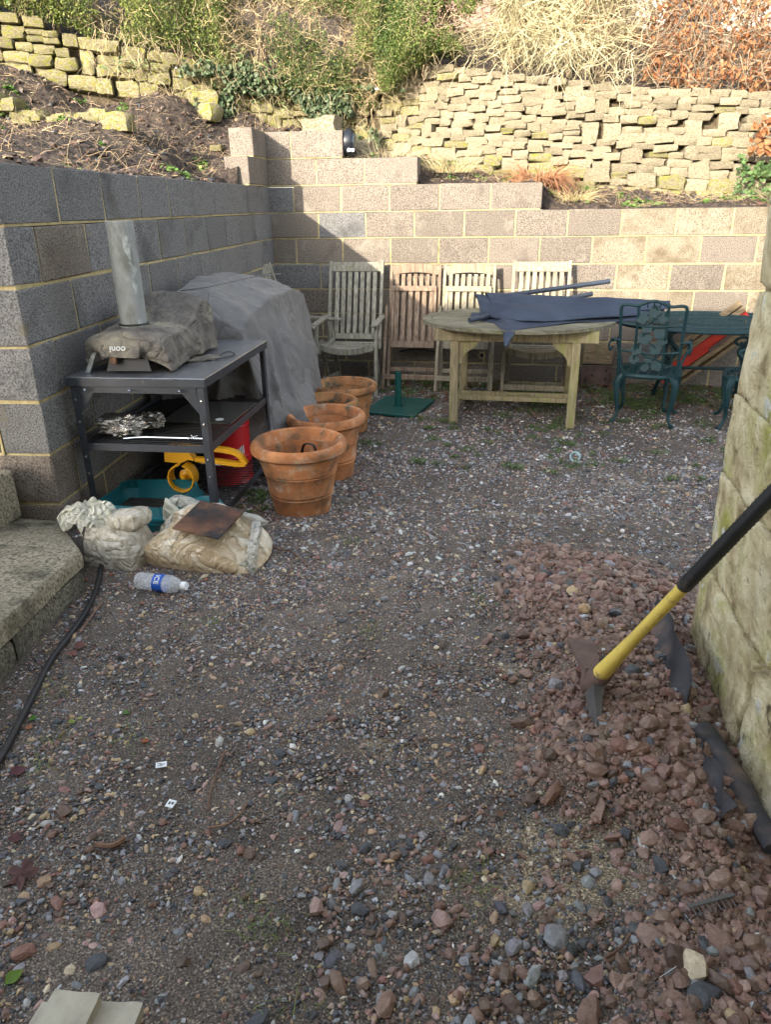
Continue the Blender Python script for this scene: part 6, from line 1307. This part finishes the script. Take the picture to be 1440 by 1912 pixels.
for q, r_, lab in (([(420,1410),(408,1440),(395,1480),(388,1520)], .0032, 'dark reddish curved twig on the mud below the paper labels'), ([(462,1505),(450,1525),(425,1545),(390,1552)], .003, 'pale forked twig curving beside the white crumbly patch'), ([(490,1010),(520,1030),(545,1035),(575,1060)], .004, 'thin brown twig lying in the gravel right of the sand bag'), ([(548,1050),(540,1075),(533,1095)], .003, 'short thin twig below the longer brown one'), ([(1180,1745),(1160,1775),(1130,1795)], .003, 'reddish twig on the rubble at the lower right'), ([(235,1575),(210,1588),(180,1586)], .007, 'flat strip of dark bark at the lower left'), ([(190,1130),(160,1170),(150,1185)], .003, 'dark stalk beside the hose')):
    tag(MB().tube(smooth_path([tuple(G(*p) + np.array([0, 0, .007 + r_])) for p in q], 5), [r_] * 3 + [r_ * .8] * (5 * (len(q) - 1) - 2), 6).build('twig', m_bark, world=True), lab, 'twig')
gr = thing('grille_fragment', tuple(G(1322, 1705) + np.array([0, 0, .03])), 'broken grey plastic grille with thin tines lying on the rubble', 'grille', rz=R(24))
g_ = MB().beam((-.045, 0, 0), (.05, 0, .004), .008, .004)
for k in range(9): x = -.04 + .01 * k; g_.tube([(x, -.02, 0), (x, .018, .002)], .0014, 5)
g_.build('tines', m_grille, gr)
ft = thing('feather', tuple(G(1245, 1832) + np.array([0, 0, .02])), 'small pale grey feather on the stones at the lower right', 'feather', rz=R(35)); MB().tube([(-.018, 0, 0), (.02, .002, .002)], .0005, 5).build('quill', m_white, ft); MB().prism([(-.010, 0), (0, .006), (.02, .002), (.0, -.005)], .0006, rotm(R(6))).build('vane', m_grille, ft)
def leafmesh(V, F, s_):
    if s_ < .06: return V, F
    V = [(0, 0, .1 * s_)]; n = 40                                        # five pointed maple leaf with a crumpled blade
    for ring in (.5, 1):
        for k in range(n):
            t = 2 * math.pi * k / n; r = .5 * (.45 + .55 * abs(math.cos(2.5 * t)) ** 1.4) * (1 + .10 * math.sin(9 * t)) * (1 if ring == 1 else .55); V.append((r * s_ * math.cos(t), r * s_ * math.sin(t), s_ * (.06 * math.sin(5 * t) * ring + .03 * random.uniform(-1, 1))))
    F = [(0, 1 + k, 1 + (k + 1) % n) for k in range(n)] + [(1 + k, 1 + n + k, 1 + n + (k + 1) % n, 1 + (k + 1) % n) for k in range(n)]
    return V, F
def leaf(q, s_, rz, col, lab, lobes=0, cup=.15):
    s_ *= .72
    p = G(*q); n = 9; V = []; F = []; base = [(x, w) for x, w in zip(np.linspace(-.5, .5, n), [.02, .2, .31, .36, .36, .32, .24, .13, .01])]
    for k, (x, w) in enumerate(base):
        ww = w * (1 + .18 * math.sin(k * 2.4)) if lobes else w
        for j in range(5): u = (j - 2) / 2; V.append((x * s_, u * ww * s_, s_ * (cup * abs(u) * w * 2 + .05 * math.sin(x * 7 + u * 2) + .02 * random.uniform(-1, 1))))
    m_ = mk('fallen_leaf', *leafmesh(V, [tuple(q) for q in grid_faces(n, 5).tolist()], s_), mat_dryleaf, loc=(p[0], p[1], p[2] + s_ * .06 + .006), rot=(random.uniform(-.2, .2), random.uniform(-.2, .2), rz), smooth=180, col=np.array(col))
    return tag(m_, lab, 'leaf', 'leaves lying on the yard')
for a in (((272,1388),.032,.6,(.30,.10,.05),'curled orange brown leaf left of centre above the paper labels'),((55,1362),.03,.2,(.34,.14,.07),'small orange leaf touching the black hose'),((150,1210),.06,.5,(.17,.08,.07),'broad purplish brown leaf by the hose near the step'),((135,1225),.05,-.5,(.20,.09,.075),'second purplish leaf lapping the broad one near the step'),
          ((35,1445),.055,.9,(.12,.05,.055),'dark maroon leaf at the left edge beyond the hose'),((30,1570),.045,.1,(.10,.045,.045),'small maroon leaf at the left edge'),((40,1640),.10,.3,(.115,.06,.055),'large dark maple leaf at the left edge of the foreground'),((28,1830),.05,1.1,(.12,.20,.03),'green and yellow leaf at the lower left above the slabs'),
          ((235,1335),.035,.0,(.09,.18,.05),'fresh green leaf lying on the mud left of centre'),((62,1345),.035,.3,(.07,.16,.03),'dark green leaf beside the small orange leaf'),((135,1352),.03,.8,(.26,.30,.09),'yellow green leaflet cluster right of the hose'),((150,1345),.022,.1,(.28,.32,.1),'tiny yellow green leaflet by the cluster'),
          ((160,1085),.035,.7,(.24,.11,.07),'brown leaf against the foot of the step'),((208,1075),.035,2.,(.28,.12,.07),'orange brown leaf between the small sack and the bottle'),((265,1130),.035,.4,(.30,.14,.09),'pinkish brown leaf just below the bottle'),((385,1085),.022,.2,(.40,.15,.05),'bright orange leaf scrap under the front of the sand bag'),
          ((215,1585),.04,.1,(.13,.08,.07),'brown leaf above the strip of bark'),((935,1525),.03,.3,(.16,.09,.06),'dull brown leaf in the right middle gravel')): leaf(*a)
